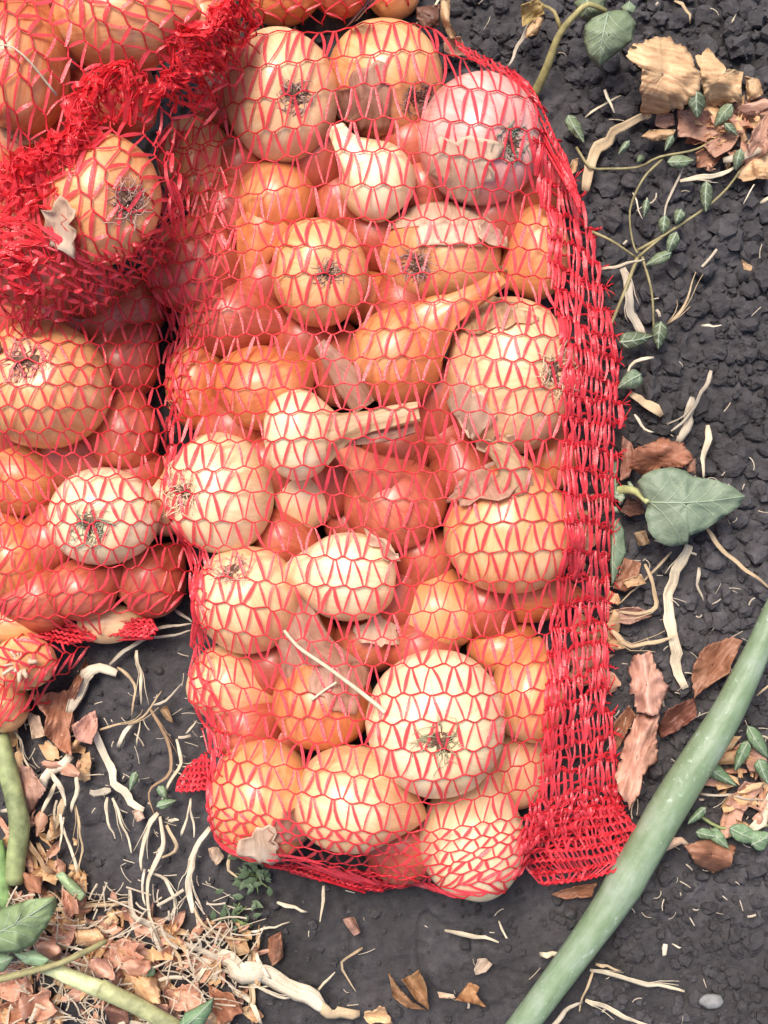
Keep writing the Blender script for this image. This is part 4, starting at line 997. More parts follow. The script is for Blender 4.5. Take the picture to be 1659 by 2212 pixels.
ST = [
 ('E',[(300,505),(340,420),(370,350),(430,312),(500,330)],52,'white',"pale rolled dry onion top folded over below the left sack",'rolled_leaf','dry leaf'),
 ('E',[(470,300),(540,235),(620,190),(730,165),(845,150)],18,'grey',"long greyish straw running from the left sack to the front sack",'dry_straw','straw'),
 ('E',[(670,138),(750,128),(835,118)],14,'white',"thin whitish straw end just under the left sack's corner",'dry_straw','straw'),
 ('E',[(760,55),(800,85),(835,112)],16,'grey',"short grey straw in the gap between left and front sacks",'dry_straw','straw'),
 ('E',[(600,225),(612,330),(612,458)],17,'cream',"flat cream blade pointing straight down below the long greyish straw",'dry_grass','dry leaf'),
 ('E',[(505,312),(550,335),(585,405),(570,515)],15,'tan',"tan hooked strand beside the pale rolled onion top",'dry_grass','straw'),
 ('E',[(398,560),(430,650),(478,760),(510,830),(570,880),(625,912)],38,'white',"broad pale bent straw with a tan tip, right of the brown crumpled leaf",'dry_straw','straw'),
 ('E',[(650,478),(718,595),(748,710),(735,772),(660,825),(648,875),(672,932)],15,'brown',"brown zigzag stem left of the front sack's small net tab",'dry_twig','twig'),
 ('E',[(692,925),(640,1010),(618,1090),(628,1172)],26,'cream',"left arm of the looped cream ribbon left of the white blade",'dry_grass','dry leaf'),
 ('E',[(700,938),(712,1020),(700,1110),(658,1200),(652,1330),(672,1420),(700,1500),(725,1560)],22,'cream',"long cream ribbon running down the middle of the trodden soil",'dry_grass','dry leaf'),
 ('E',[(628,1180),(612,1275),(632,1328)],14,'white',"short pale ribbon tail left of the long cream ribbon",'dry_grass','dry leaf'),
 ('E',[(650,1175),(730,1240),(757,1310),(750,1408)],18,'white',"pale ribbon curving right and down, crossing the long cream ribbon",'dry_grass','dry leaf'),
 ('E',[(725,985),(772,1085),(742,1115),(680,1128)],20,'tan',"tan kinked ribbon behind the looped cream ribbon",'dry_grass','dry leaf'),
 ('E',[(912,1000),(860,1080),(818,1200),(815,1260),(845,1345)],30,'white',"bright white blade coming out from under the sack's lower left corner",'dry_grass','dry leaf'),
 ('E',[(845,1340),(875,1400),(950,1440),(1080,1472)],20,'tan',"tan curl continuing below the bright white blade",'dry_grass','dry leaf'),
 ('E',[(1080,1450),(1160,1432),(1250,1405)],13,'white',"thin white straw pointing right below the front sack",'dry_straw','straw'),
 ('E',[(555,1270),(580,1370),(700,1450),(850,1520),(1000,1575),(1130,1625)],30,'grey',"long crooked dry stem running right to the shredded white stump",'dry_twig','twig'),
 ('E',[(960,1560),(1100,1610),(1250,1690),(1390,1775)],84,'white',"thick shredded white dry stalk at the bottom edge",'dry_twig','twig'),
 ('E',[(1370,1750),(1450,1795),(1560,1785)],46,'tan',"tan frayed end of the shredded white stalk",'dry_twig','twig'),
 ('E',[(1105,1530),(1130,1570),(1170,1640)],20,'white',"short white splinter standing off the shredded stalk",'straw_splinter','straw'),
 ('E',[(830,1540),(960,1600),(1100,1680),(1250,1740)],26,'white',"pale strip split along the lower side of the shredded stalk",'straw_splinter','straw'),
 ('E',[(1565,1518),(1480,1580),(1500,1650),(1540,1710)],13,'tan',"thin angled tan stem near the bottom, right of the shredded stalk",'dry_twig','twig'),
 ('E',[(1375,1692),(1450,1615)],15,'cream',"short cream straw leaning right above the shredded stalk's end",'dry_straw','straw'),
 ('E',[(1205,1310),(1270,1335),(1330,1360)],18,'cream',"short cream straw just below the sack's bottom hem",'dry_straw','straw'),
 ('E',[(1398,1245),(1395,1310),(1385,1392)],15,'cream',"upright cream straw below the bottom hem, right of the short one",'dry_straw','straw'),
 ('E',[(468,870),(460,950),(500,1050)],15,'cream',"left leg of a small forked straw on the trodden soil",'dry_straw','straw'),
 ('E',[(488,868),(530,970),(570,1100)],15,'cream',"right leg of a small forked straw on the trodden soil",'dry_straw','straw'),
 ('E',[(268,935),(298,1060),(335,1185)],17,'white',"pale straw in the lower left heap, pointing down",'dry_straw','straw'),
 ('E',[(335,900),(358,1040),(350,1180)],13,'tan',"thin tan straw at the right side of the lower left heap",'dry_straw','straw'),
 ('E',[(340,760),(335,850),(318,925)],24,'cream',"short broad straw at the top right of the lower left heap",'dry_straw','straw'),
 ('E',[(300,690),(225,760),(170,840)],44,'white',"white papery wrap at the head of the lower left heap",'rolled_leaf','dry leaf'),
 ('E',[(250,790),(205,890),(165,985)],20,'cream',"cream straw slanting down left in the lower left heap",'dry_straw','straw'),
 ('E',[(272,880),(245,960),(210,1045)],30,'tan',"tan flat blade in the lower left heap",'dry_grass','dry leaf'),
 ('E',[(285,950),(262,1080)],15,'cream',"slim cream straw in the middle of the lower left heap",'dry_straw','straw'),
 ('E',[(225,760),(270,830),(300,900)],26,'white',"whitish strip crossing the lower left heap",'dry_straw','straw'),
 ('E',[(0,935),(90,905),(150,880),(195,845)],20,'grey',"greyish blade reaching in from the left edge over the green stalk",'dry_grass','dry leaf'),
 ('E',[(48,572),(90,620),(100,700),(172,782)],13,'grey',"thin grey crooked stem at the left edge above the green stalk",'dry_twig','twig'),
 ('E',[(762,620),(790,690),(740,800),(690,905)],17,'cream',"cream straw leaning left of the small net tab",'dry_straw','straw'),
 ('E',[(830,862),(835,940),(846,1030)],12,'white',"thin white straw below the small net tab",'dry_straw','straw'),
 ('E',[(790,1030),(820,930),(832,870)],12,'cream',"thin cream straw crossing under the small net tab",'dry_straw','straw'),
 ('E',[(728,972),(782,962)],22,'white',"stubby white straw chip below the small net tab",'straw_chip','straw'),
 ('E',[(515,640),(550,590),(592,535)],26,'white',"stubby pale straw right of the crumpled brown leaf",'dry_straw','straw'),
 ('E',[(435,572),(530,545),(620,520),(705,405)],12,'tan',"thin tan stem crossing above the brown zigzag stem",'dry_twig','twig'),
 ('E',[(668,460),(722,450),(765,400),(790,372)],11,'grey',"thin grey stem bending up beside the front sack's left side",'dry_twig','twig'),
 ('E',[(808,590),(852,535)],11,'white',"tiny white straw touching the front sack's left side",'dry_straw','straw'),
 ('E',[(590,655),(612,540)],9,'cream',"hairlike cream straw beside the stubby pale straw",'dry_straw','straw'),
 ('E',[(230,1350),(400,1330),(560,1325)],24,'tan',"dull tan stalk right of the big lower left leaf",'dry_twig','twig'),
 ('E',[(360,1510),(420,1440),(490,1375)],40,'tan',"flat tan blade among the reddish skins",'dry_grass','dry leaf'),
 ('E',[(540,1840),(560,1790),(640,1800)],20,'cream',"cream strip among the skins at the bottom edge",'dry_straw','straw'),
 ('E',[(750,1490),(780,1550),(800,1605)],22,'tan',"short tan splinter left of the shredded stalk",'straw_splinter','straw'),
 ('E',[(1080,1540),(1085,1660),(1110,1849)],24,'tan',"tan upright strip crossing under the shredded stalk",'dry_straw','straw'),
 ('E',[(840,1670),(890,1590),(950,1560)],24,'white',"pale strip rising to the shredded stalk from the lower left",'dry_straw','straw'),
 ('E',[(1010,1690),(1080,1750),(1130,1849)],26,'cream',"cream strip below the shredded stalk at the bottom edge",'dry_straw','straw'),
 ('E',[(1000,1110),(995,1170),(1030,1200)],16,'tan',"tan hooked blade under the sack's lower left corner",'dry_grass','dry leaf'),
 ('E',[(130,1050),(180,1130),(250,1190)],30,'brown',"brown curled strip beside the green stalk at lower left",'dry_grass','dry leaf'),
 ('E',[(400,840),(440,855),(490,840)],30,'grey',"grey flat chip left of the broad bent straw",'straw_chip','straw'),
 ('B',[(268,1452),(390,1470),(496,1497)],25,'cream',"pale split straw lying on bare soil below the sack",'dry_straw','straw'),
 ('B',[(498,1400),(515,1450),(532,1475)],12,'white',"tiny upright straw beside the pale split straw",'dry_straw','straw'),
 ('B',[(670,1535),(730,1530),(785,1533)],28,'cream',"stubby straw touching the thick green stalk's left side",'dry_straw','straw'),
 ('B',[(905,1572),(960,1580),(1012,1602)],16,'tan',"tan straw just right of the thick green stalk",'dry_straw','straw'),
 ('B',[(888,1612),(1050,1640),(1180,1680),(1295,1700)],24,'cream',"long cream straw pointing right from the thick green stalk",'dry_straw','straw'),
 ('B',[(895,1620),(860,1700),(835,1785)],15,'tan',"tan stem dropping from the long cream straw",'dry_twig','twig'),
 ('B',[(870,1730),(1000,1790),(1160,1845)],24,'cream',"cream straw at the bottom edge, right of the thick green stalk",'dry_straw','straw'),
 ('B',[(720,1849),(790,1760),(850,1740)],24,'grey',"grey straw bits at the foot of the thick green stalk",'dry_straw','straw'),
 ('B',[(1200,1488),(1195,1542)],24,'white',"stubby white chip alone on the soil at lower right",'straw_chip','straw'),
 ('B',[(1238,1498),(1280,1512)],9,'white',"tiny white splinter beside the stubby chip at lower right",'straw_splinter','straw'),
 ('B',[(1575,1000),(1620,890),(1659,790)],46,'cream',"broad cream straw at the right edge beside the green weeds",'dry_straw','straw'),
 ('B',[(1355,840),(1500,850),(1659,870)],12,'grey',"thin grey straw running right from the thick green stalk",'dry_straw','straw'),
 ('B',[(940,120),(1000,165),(1060,205),(1150,190),(1240,158)],24,'tan',"tan straw sagging from the seam to the big dry straw",'dry_straw','straw'),
 ('B',[(1590,420),(1659,345)],10,'tan',"thin tan stick beyond the top of the thick green stalk",'dry_twig','twig'),
 ('R',[(1290,1128),(1258,1240),(1232,1340),(1236,1491),(1250,1620),(1300,1740),(1332,1690)][:6],50,'cream',"big pale dry straw hanging below the large green leaf",'dry_straw','straw'),
 ('R',[(1232,1160),(1120,1280),(998,1392)],11,'tan',"thin tan stick slanting beside the seam below the large leaf",'dry_twig','twig'),
 ('R',[(1120,1220),(1158,1320),(1163,1395),(1090,1425),(960,1420)],17,'tan',"tan stem bending back toward the seam",'dry_twig','twig'),
 ('R',[(1385,620),(1372,730),(1362,845)],28,'cream',"upright pale stick above the large green leaf",'dry_twig','twig'),
 ('R',[(1392,385),(1345,500),(1290,590),(1220,645)],19,'grey',"greyish straw slanting up right above the brown skins",'dry_straw','straw'),
 ('R',[(1335,505),(1300,610),(1265,700)],42,'grey',"flat grey stalk behind the slanting greyish straw",'dry_twig','twig'),
 ('R',[(1060,470),(1120,530),(1185,572)],42,'tan',"short tan stump with a white broken end by the seam",'dry_twig','twig'),
 ('R',[(1155,328),(1075,350),(1035,420)],15,'cream',"thin cream straw curling above the tan stump",'dry_straw','straw'),
 ('R',[(1065,580),(1110,640),(1150,650)],14,'white',"thin white curl under the tan stump",'dry_straw','straw'),
 ('R',[(1010,-40),(1050,110),(1092,240)],40,'grey',"weathered grey stick beside the upper part of the seam",'dry_twig','twig'),
 ('R',[(1388,1068),(1450,1150),(1550,1242),(1665,1325)],21,'tan',"knobbly tan stem running from the large leaf to the right edge",'dry_twig','twig'),
 ('R',[(1345,1225),(1340,1300),(1365,1370)],17,'grey',"grey curved blade right of the big pale dry straw",'dry_grass','dry leaf'),
 ('T',[(850,845),(895,720),(950,620),(1010,570),(1150,512)],44,'tan',"flat dry folded blade between the seam and the large onion skin",'dry_grass','dry leaf'),
 ('T',[(1268,800),(1380,785),(1515,735)],24,'cream',"cream blade curving right among the bindweed",'dry_grass','dry leaf'),
 ('T',[(1450,725),(1560,685),(1665,630)],34,'grey',"pale grey blade at the right edge among orange skins",'dry_grass','dry leaf'),
 ('T',[(1282,730),(1222,860),(1188,985)],11,'grey',"thin pale stem hanging down from the bindweed",'dry_twig','twig'),
 ('T',[(262,-10),(200,60),(132,125)],12,'cream',"thin straw sticking out of the sack's top right shoulder",'dry_straw','straw'),
 ('T',[(615,120),(575,220),(528,315)],20,'grey',"dry grey straw left of the weed's stem at the top",'dry_straw','straw'),
 ('T',[(1245,25),(1290,70),(1305,120)],17,'tan',"small tan husk strip at the top right",'dry_grass','straw'),
 ('T',[(940,412),(980,515)],17,'white',"short white straw on crumbly soil left of the large onion skin",'dry_straw','straw'),
 ('T',[(860,520),(940,465),(1015,430)],10,'cream',"thin straw crossing the short white straw",'dry_straw','straw'),
 ('T',[(1065,850),(1100,965)],9,'white',"tiny white straw among the bindweed stems",'dry_straw','straw'),
 ('T',[(1575,815),(1530,900)],7,'white',"hair thin pale straw on the soil at right",'dry_straw','straw'),
 ('T',[(1600,890),(1659,872)],20,'cream',"cream chip cut by the right edge",'straw_chip','straw'),
 ('T',[(930,1180),(1010,1160),(1110,1135)],15,'cream',"pale straw pointing left to the seam under the vine crossing",'dry_straw','straw'),
 ('T',[(1490,120),(1505,85)],9,'white',"tiny white splinter at the top right corner",'straw_splinter','straw'),
 ('T',[(1360,1418),(1442,1415)],13,'white',"short pale straw lying level on the crumbly soil at right",'dry_straw','straw'),
 ('T',[(1210,1405),(1275,1345),(1330,1190)],9,'tan',"forked thin twig on the crumbly soil at right",'dry_twig','twig'),
]
for i, (c, pts, w, col, label, nm, cat) in enumerate(ST):
    ribbon(nm, c, pts, w, col, label, cat, lift=.002 + .0012 * (i % 5), curl=.35 if w > 30 else .18, group="dry straw and litter on the soil")

# straw lying on the front sack's net, with its side twig
def onnet(x, y): return dr.z(np.array([x]), np.array([y]))[0]
def straw_on(nm, pts, wpx, label, dr_, kk, col='cream', side=None, side_w=6):
    def path(pp):
        P2 = smooth_path(np.array([((q[0] - CX) * kk, (CY - q[1]) * kk) for q in pp]), .004); z = dr_.z(P2[:, 0], P2[:, 1])
        z = np.maximum(z, np.linspace(z[0], z[-1], len(z)) - .001) + .0022; return np.column_stack([P2, z])
    P = path(pts); o0 = empty(nm, P[0], label, "straw")
    mb = MB(); mb.tube(P, wpx * .5 * kk * np.linspace(.75, 1.1, len(P)), 7); ss_ = mb.build("straw_stem", STRAW, o0, color=COL[col])
    if side: 
        mb = MB(); mb.tube(path(side), side_w * .5 * kk, 6); mb.build("side_twig", STRAW, o0, color=COL[col], under=ss_)
straw_on("dry_straw", [(610,1366),(640,1400),(700,1438),(760,1478),(818,1520),(832,1530)], 10, "cream straw with a small side twig lying across the front sack's net", dr, K_, 'cream', [(726,1478),(700,1495),(670,1518)], 6)
straw_on("dry_straw", [(-5,98),(30,104),(62,130),(82,155),(104,182)], 5, "curved pale straw lying on the net of the corner onion at top left", dru, .64 / FPX)

# ------------------------------------------------------------------ skins, leaves: sheets with curl, grown from an outline
def sheet(name, crop, poly, mat, label, cat, z0=.006, dome=.010, warp=.006, color=None, group=None, jag=.045, rings=10, axis=None, parent=None, plain=False):
    p = np.array(cv(crop, poly) if crop else poly, float); seed = int(abs(p[0, 0] * 3 + p[0, 1] * 5)); rg = np.random.default_rng(seed)
    Q = []
    for i in range(len(p)):
        a, b = p[i], p[(i + 1) % len(p)]; n = max(2, int(np.linalg.norm(b - a) / 5))
        for k in range(n): Q.append(a + (b - a) * k / n)
    Q = np.array(Q); M = len(Q); c = Q.mean(0)
    dd = np.linalg.norm(Q - c, axis=1).mean()
    Q = Q + (Q - c) / (np.linalg.norm(Q - c, axis=1)[:, None] + 1e-6) * ((1.6 * (vnoise(np.arange(M) * .33, np.full(M, 1.5), seed % 991) - .5) * 2 + .8 * rg.standard_normal(M) * (rg.random(M) < .25)) * jag * dd)[:, None]
    # long axis for the streaks
    if axis is None:
        u_, s_, vt = np.linalg.svd(Q - c); ax = vt[0]
    else: ax = np.array([math.cos(axis), math.sin(axis)])
    bx = np.array([-ax[1], ax[0]])
    V = np.zeros((rings, M, 3)); UV = np.zeros((rings, M, 2)); s = HC / FPX
    wmx = np.abs((Q - c) @ bx).max(); lmx = np.abs((Q - c) @ ax).max(); sk_ = rg.choice([-1, 1]); sg_ = -1 if (not plain and dome < .0205 and rg.random() < .55) else 1
    gc = W(c[0], c[1], z0); gl = lay(gc[0], gc[1], 0)
    for k in range(rings):
        f = k / (rings - 1); R = c + (Q - c) * max(f, .02)
        al = (R - c) @ ax; ac = (R - c) @ bx
        if plain: z = gl + z0 + dome * (1 - f ** 2) + warp * (fbm(R[:, 0] / 34, R[:, 1] / 34, seed % 1000, 3) - .44) * 2 * (.4 + .6 * f)
        else:       # papery: rolled across its long axis, creased along it, one rim lifting
            z = gl + z0 + dome * ((.9 - 1.0 * (ac / wmx) ** 2) if sg_ > 0 else (.05 + .75 * (ac / wmx) ** 2)) + dome * (0 + .25 * (al / lmx) * sk_) + warp * 1.9 * (fbm(R[:, 0] / 40, R[:, 1] / 40, seed % 1000, 2) - .37)
            z = z + .0024 * (fbm(al / 90 + 5, ac / 8, seed % 777, 2) - .37) * (.3 + .7 * f) + .0018 * (fbm(al / 12, ac / 6, seed % 555, 2) - .37) + .0014 * f ** 3 * rg.standard_normal(M)
            z = np.maximum(z, gl + .0008)
        ss = (HC - z) / FPX
        V[k] = np.column_stack([(R[:, 0] - CX) * ss, (CY - R[:, 1]) * ss, z])
        UV[k, :, 0] = (R - c) @ ax * s; UV[k, :, 1] = (R - c) @ bx * s
    mb = MB(); mb.grid(V, UV, True)
    o = mb.build(name, mat, parent, color=color or (1, 1, 1), solid=.0004)
    if parent is None: tag(o, label, cat, group)
    return o
SG = "onion skin scraps on the soil"
sheet("onion_skin", 'T', [(1045,240),(1080,190),(1200,155),(1300,200),(1335,260),(1372,330),(1350,420),(1290,462),(1180,500),(1112,492),(1108,400),(1120,300),(1060,262)], SKIN['cream'], "large cream brown onion skin cupped like a shell at the upper right", "onion skin", .008, .030, .008, group=SG, axis=.25, jag=.06, color=(1.2,1.24,1.26))
sheet("onion_skin", 'T', [(1345,240),(1400,210),(1480,300),(1552,312),(1545,440),(1420,470),(1385,425),(1372,330)], SKIN['cream'], "crumpled banded skin joined to the right of the shell shaped skin", "onion skin", .008, .016, .012, group=SG, axis=.1, jag=.08, color=(1.15,1.18,1.18))
sheet("onion_skin", 'T', [(1270,480),(1400,470),(1465,560),(1400,610),(1270,590)], SKIN['orange'], "orange brown skin just below the shell shaped skin", "onion skin", .005, .008, .01, group=SG)
sheet("onion_skin", 'T', [(1112,590),(1150,562),(1260,560),(1240,600),(1160,608)], SKIN['cream'], "small tan husk chip below the shell shaped skin's left end", "onion skin", .005, .004, .004, group=SG)
sheet("onion_skin", 'T', [(1178,495),(1248,490),(1256,540),(1210,560),(1170,540)], SKIN['pinkbrown'], "small brown scrap tucked under the shell shaped skin", "onion skin", .004, .004, .006, group=SG)
sheet("onion_skin", 'T', [(1345,660),(1420,620),(1480,650),(1430,720),(1350,725)], SKIN['brown'], "red brown scrap behind the bindweed leaf at right", "onion skin", .004, .006, .008, group=SG)
sheet("onion_skin", 'T', [(1590,570),(1665,480),(1665,660),(1610,690),(1565,755),(1560,690)], SKIN['orange'], "orange brown pointed skin at the right edge", "onion skin", .008, .01, .012, group=SG)
sheet("onion_skin", 'T', [(1380,630),(1480,570),(1560,560),(1500,640),(1430,680)], SKIN['orange'], "thin orange skin lying along the bindweed stem", "onion skin", .004, .006, .008, group=SG)
sheet("onion_skin", 'T', [(1560,330),(1620,340),(1640,410),(1570,440)], SKIN['cream'], "faded skin scrap right of the banded skin", "onion skin", .005, .006, .006, group=SG)
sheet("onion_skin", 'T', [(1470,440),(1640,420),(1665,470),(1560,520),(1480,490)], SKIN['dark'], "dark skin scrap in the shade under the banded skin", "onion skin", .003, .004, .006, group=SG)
sheet("onion_skin", 'T', [(1545,1122),(1590,1150),(1585,1172),(1555,1165)], SKIN['cream'], "tiny cream chip alone on the soil at the right", "onion skin", .006, .002, .002, group=SG)
sheet("onion_skin", 'T', [(1625,740),(1665,745),(1665,775),(1610,770)], SKIN['cream'], "tiny tan chip at the right edge below the orange skin", "onion skin", .006, .002, .003, group=SG)
sheet("onion_skin", 'T', [(245,-10),(285,-10),(285,110),(320,170),(285,165),(245,90)], SKIN['cream'], "long brownish papery strip at the top right of the front sack", "onion skin", .006, .01, .01, group=SG)
sheet("onion_skin", 'T', [(255,165),(330,155),(365,235),(300,250),(260,220)], SKIN['orange'], "orange brown skin at the top beside the sack's shoulder", "onion skin", .005, .008, .008, group=SG)
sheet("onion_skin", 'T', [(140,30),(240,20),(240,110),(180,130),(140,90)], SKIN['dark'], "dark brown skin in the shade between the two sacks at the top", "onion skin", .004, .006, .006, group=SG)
sheet("dry_leaf", 'T', [(590,20),(660,-5),(692,20),(690,60),(640,90),(600,112)], SKIN['cream'], "withered yellowish leaf hanging on the weed at the top", "dry leaf", .018, .006, .008, color=(.75, .8, .55))
sheet("dry_leaf", 'T', [(625,110),(680,60),(690,80),(665,150),(610,165)], SKIN['cream'], "pale shrivelled leaf below the yellowish one at the top", "dry leaf", .010, .006, .008, color=(1, 1, .95))
sheet("onion_skin", 'T', [(800,720),(815,690),(840,685),(830,740),(812,755)], SKIN['cream'], "tiny yellowish husk by the seam near the folded blade", "onion skin", .006, .004, .003, group=SG)
sheet("onion_skin", 'R', [(1020,860),(1030,660),(1070,700),(1085,760),(1060,840)], SKIN['orange'], "rust coloured curl by the seam above the large leaf", "onion skin", .006, .010, .010, group=SG, color=(.7,.6,.6))
sheet("onion_skin", 'R', [(1060,800),(1090,720),(1200,668),(1290,695),(1345,760),(1290,800),(1200,800),(1120,840)], SKIN['brown'], "red brown folded skin just above the large green leaf", "onion skin", .007, .016, .010, group=SG, axis=.25, color=(1.1,1,1))
sheet("onion_skin", 'R', [(1305,770),(1345,760),(1345,825),(1310,820)], SKIN['orange'], "small salmon scrap right of the red brown folded skin", "onion skin", .012, .004, .003, group=SG)
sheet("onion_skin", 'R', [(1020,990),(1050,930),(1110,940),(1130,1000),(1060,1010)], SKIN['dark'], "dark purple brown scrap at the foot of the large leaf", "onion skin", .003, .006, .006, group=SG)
sheet("onion_skin", 'R', [(990,1320),(1040,1190),(1110,1210),(1100,1300),(1040,1340)], SKIN['brown'], "brown scrap by the seam under the grey leaf", "onion skin", .005, .008, .008, group=SG)
sheet("onion_skin", 'R', [(1030,1290),(1110,1260),(1130,1300),(1050,1320)], SKIN['cream'], "pale tan scrap on the brown one by the seam", "onion skin", .011, .004, .004, group=SG)
sheet("onion_skin", 'R', [(950,1420),(1100,1400),(1160,1440),(1060,1480),(960,1460)], SKIN['pinkbrown'], "rust brown strip under the bending tan stem", "onion skin", .003, .006, .006, group=SG)
sheet("onion_skin", 'R', [(1080,1080),(1130,1070),(1150,1130),(1100,1140)], SKIN['cream'], "greyish husk bit left of the large leaf's lower lobe", "onion skin", .004, .004, .006, group=SG, color=(.7,.7,.7))
sheet("onion_skin", 'B', [(1080,255),(1148,235),(1180,320),(1222,385),(1200,480),(1185,525),(1090,510),(1065,400),(1060,320)], SKIN['pinkbrown'], "upper half of the pinched pink brown skin right of the seam", "onion skin", .008, .016, .012, group=SG, axis=1.5, jag=.09, color=(1.3,1.3,1.32))
sheet("onion_skin", 'B', [(1090,512),(1185,522),(1178,600),(1170,700),(1120,765),(1105,860),(1070,905),(1005,840),(1010,720),(1050,600)], SKIN['pinkbrown'], "lower half of the pinched pink brown skin right of the seam", "onion skin", .008, .016, .012, group=SG, axis=1.9, jag=.09, color=(1.35,1.32,1.28))
sheet("onion_skin", 'B', [(995,545),(1060,470),(1088,515),(1050,590),(1005,670),(985,610)], SKIN['brown'], "reddish curl between the seam and the pinched skin", "onion skin", .004, .010, .008, group=SG)
sheet("onion_skin", 'B', [(1350,270),(1400,205),(1500,180),(1545,195),(1490,330),(1400,390),(1340,440),(1330,350)], SKIN['brown'], "upper red brown skin tucked behind the thick green stalk", "onion skin", .005, .012, .010, group=SG)
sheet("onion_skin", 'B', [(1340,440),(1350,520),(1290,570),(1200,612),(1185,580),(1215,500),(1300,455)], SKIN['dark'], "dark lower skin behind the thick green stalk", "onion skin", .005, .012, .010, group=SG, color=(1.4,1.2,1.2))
sheet("onion_skin", 'B', [(1300,1080),(1400,1050),(1520,1080),(1500,1170),(1420,1200),(1340,1150)], SKIN['brown'], "dark orange brown skin ball right of the thick green stalk", "onion skin", .005, .018, .008, group=SG)
sheet("onion_skin", 'B', [(1530,660),(1640,640),(1659,740),(1580,760)], SKIN['pinkbrown'], "pink grey banded scrap at the right edge among weeds", "onion skin", .006, .008, .006, group=SG, axis=0)
sheet("onion_skin", 'B', [(1470,900),(1560,800),(1640,820),(1560,930)], SKIN['pinkbrown'], "brown scrap under the weeds at the right edge", "onion skin", .004, .006, .006, group=SG)
sheet("onion_skin", 'B', [(720,1290),(830,1250),(920,1240),(900,1300),(780,1310)], SKIN['brown'], "brown scrap under the lower right corner flap", "onion skin", .003, .006, .006, group=SG)
sheet("dry_leaf", 'B', [(120,1640),(150,1615),(185,1690),(195,1790),(130,1740),(75,1655)], SKIN['cream'], "pointed tan brown dry leaf on the soil at the bottom", "dry leaf", .006, .010, .008, color=(.62,.5,.42))
sheet("dry_leaf", 'B', [(20,1625),(60,1690),(130,1760),(180,1790),(100,1780),(40,1730)], SKIN['cream'], "narrow curled dry leaf left of the pointed one", "dry leaf", .004, .006, .006, color=(.6,.48,.42))
sheet("dry_leaf", 'B', [(310,1745),(365,1668),(412,1690),(398,1720),(440,1775),(380,1760)], SKIN['cream'], "small three pointed tan leaf at the bottom", "dry leaf", .006, .008, .008, color=(.8,.62,.5))
sheet("dry_leaf", 'B', [(232,1710),(300,1722),(310,1738),(240,1735)], SKIN['white'], "pale flake left of the three pointed tan leaf", "dry leaf", .006, .002, .003)
sheet("onion_skin", 'E', [(130,430),(200,425),(300,400),(372,270),(378,300),(330,430),(300,560),(310,690),(240,650),(190,600),(200,520)], SKIN['brown'], "crumpled brown dry leaf shaped skin left of the rolled onion top", "onion skin", .008, .014, .016, group=SG, color=(1.35,1.3,1.3))
sheet("onion_skin", 'E', [(310,560),(360,520),(415,490),(422,560),(395,640),(330,630)], SKIN['pinkbrown'], "pinkish skin below the rolled onion top", "onion skin", .008, .010, .010, group=SG, color=(1.25,1.2,1.25))
sheet("onion_skin", 'E', [(60,730),(130,740),(200,840),(130,940),(90,900)], SKIN['pinkbrown'], "pink brown skin against the green stalk at the left", "onion skin", .006, .008, .010, group=SG)
sheet("onion_skin", 'E', [(110,490),(170,520),(200,600),(140,620)], SKIN['white'], "whitish skin left of the crumpled brown one", "onion skin", .004, .006, .006, group=SG)
sheet("onion_skin", 'E', [(900,1090),(940,1080),(970,1130),(935,1165),(910,1130)], SKIN['white'], "white skin flake right of the bright white blade", "onion skin", .004, .004, .004, group=SG)
sheet("onion_skin", 'E', [(690,490),(720,470),(750,550),(715,530)], SKIN['cream'], "small grey tan flake on the soil left of the front sack", "onion skin", .004, .004, .004, group=SG, color=(.7,.7,.68))
sheet("onion_skin", 'E', [(1160,1480),(1215,1450),(1225,1560),(1175,1600),(1160,1550)], SKIN['brown'], "dark red brown chip on bare soil below the sack", "onion skin", .005, .006, .006, group=SG)
sheet("dry_leaf", 'E', [(1480,1395),(1530,1385),(1560,1450),(1530,1470),(1500,1430)], SKIN['pinkbrown'], "small brown dry leaf right of the dark red chip", "dry leaf", .005, .006, .006)
sheet("onion_skin", 'E', [(980,1490),(1060,1470),(1080,1540),(1010,1560)], SKIN['cream'], "tan skin above the shredded white stalk", "onion skin", .004, .008, .008, group=SG, color=(.85,.8,.75))
sheet("onion_skin", 'E', [(570,930),(610,920),(625,960),(590,975)], SKIN['white'], "fluffy pale flake beside the broad bent straw's tip", "onion skin", .003, .005, .005, group=SG, color=(.9,.85,.9))
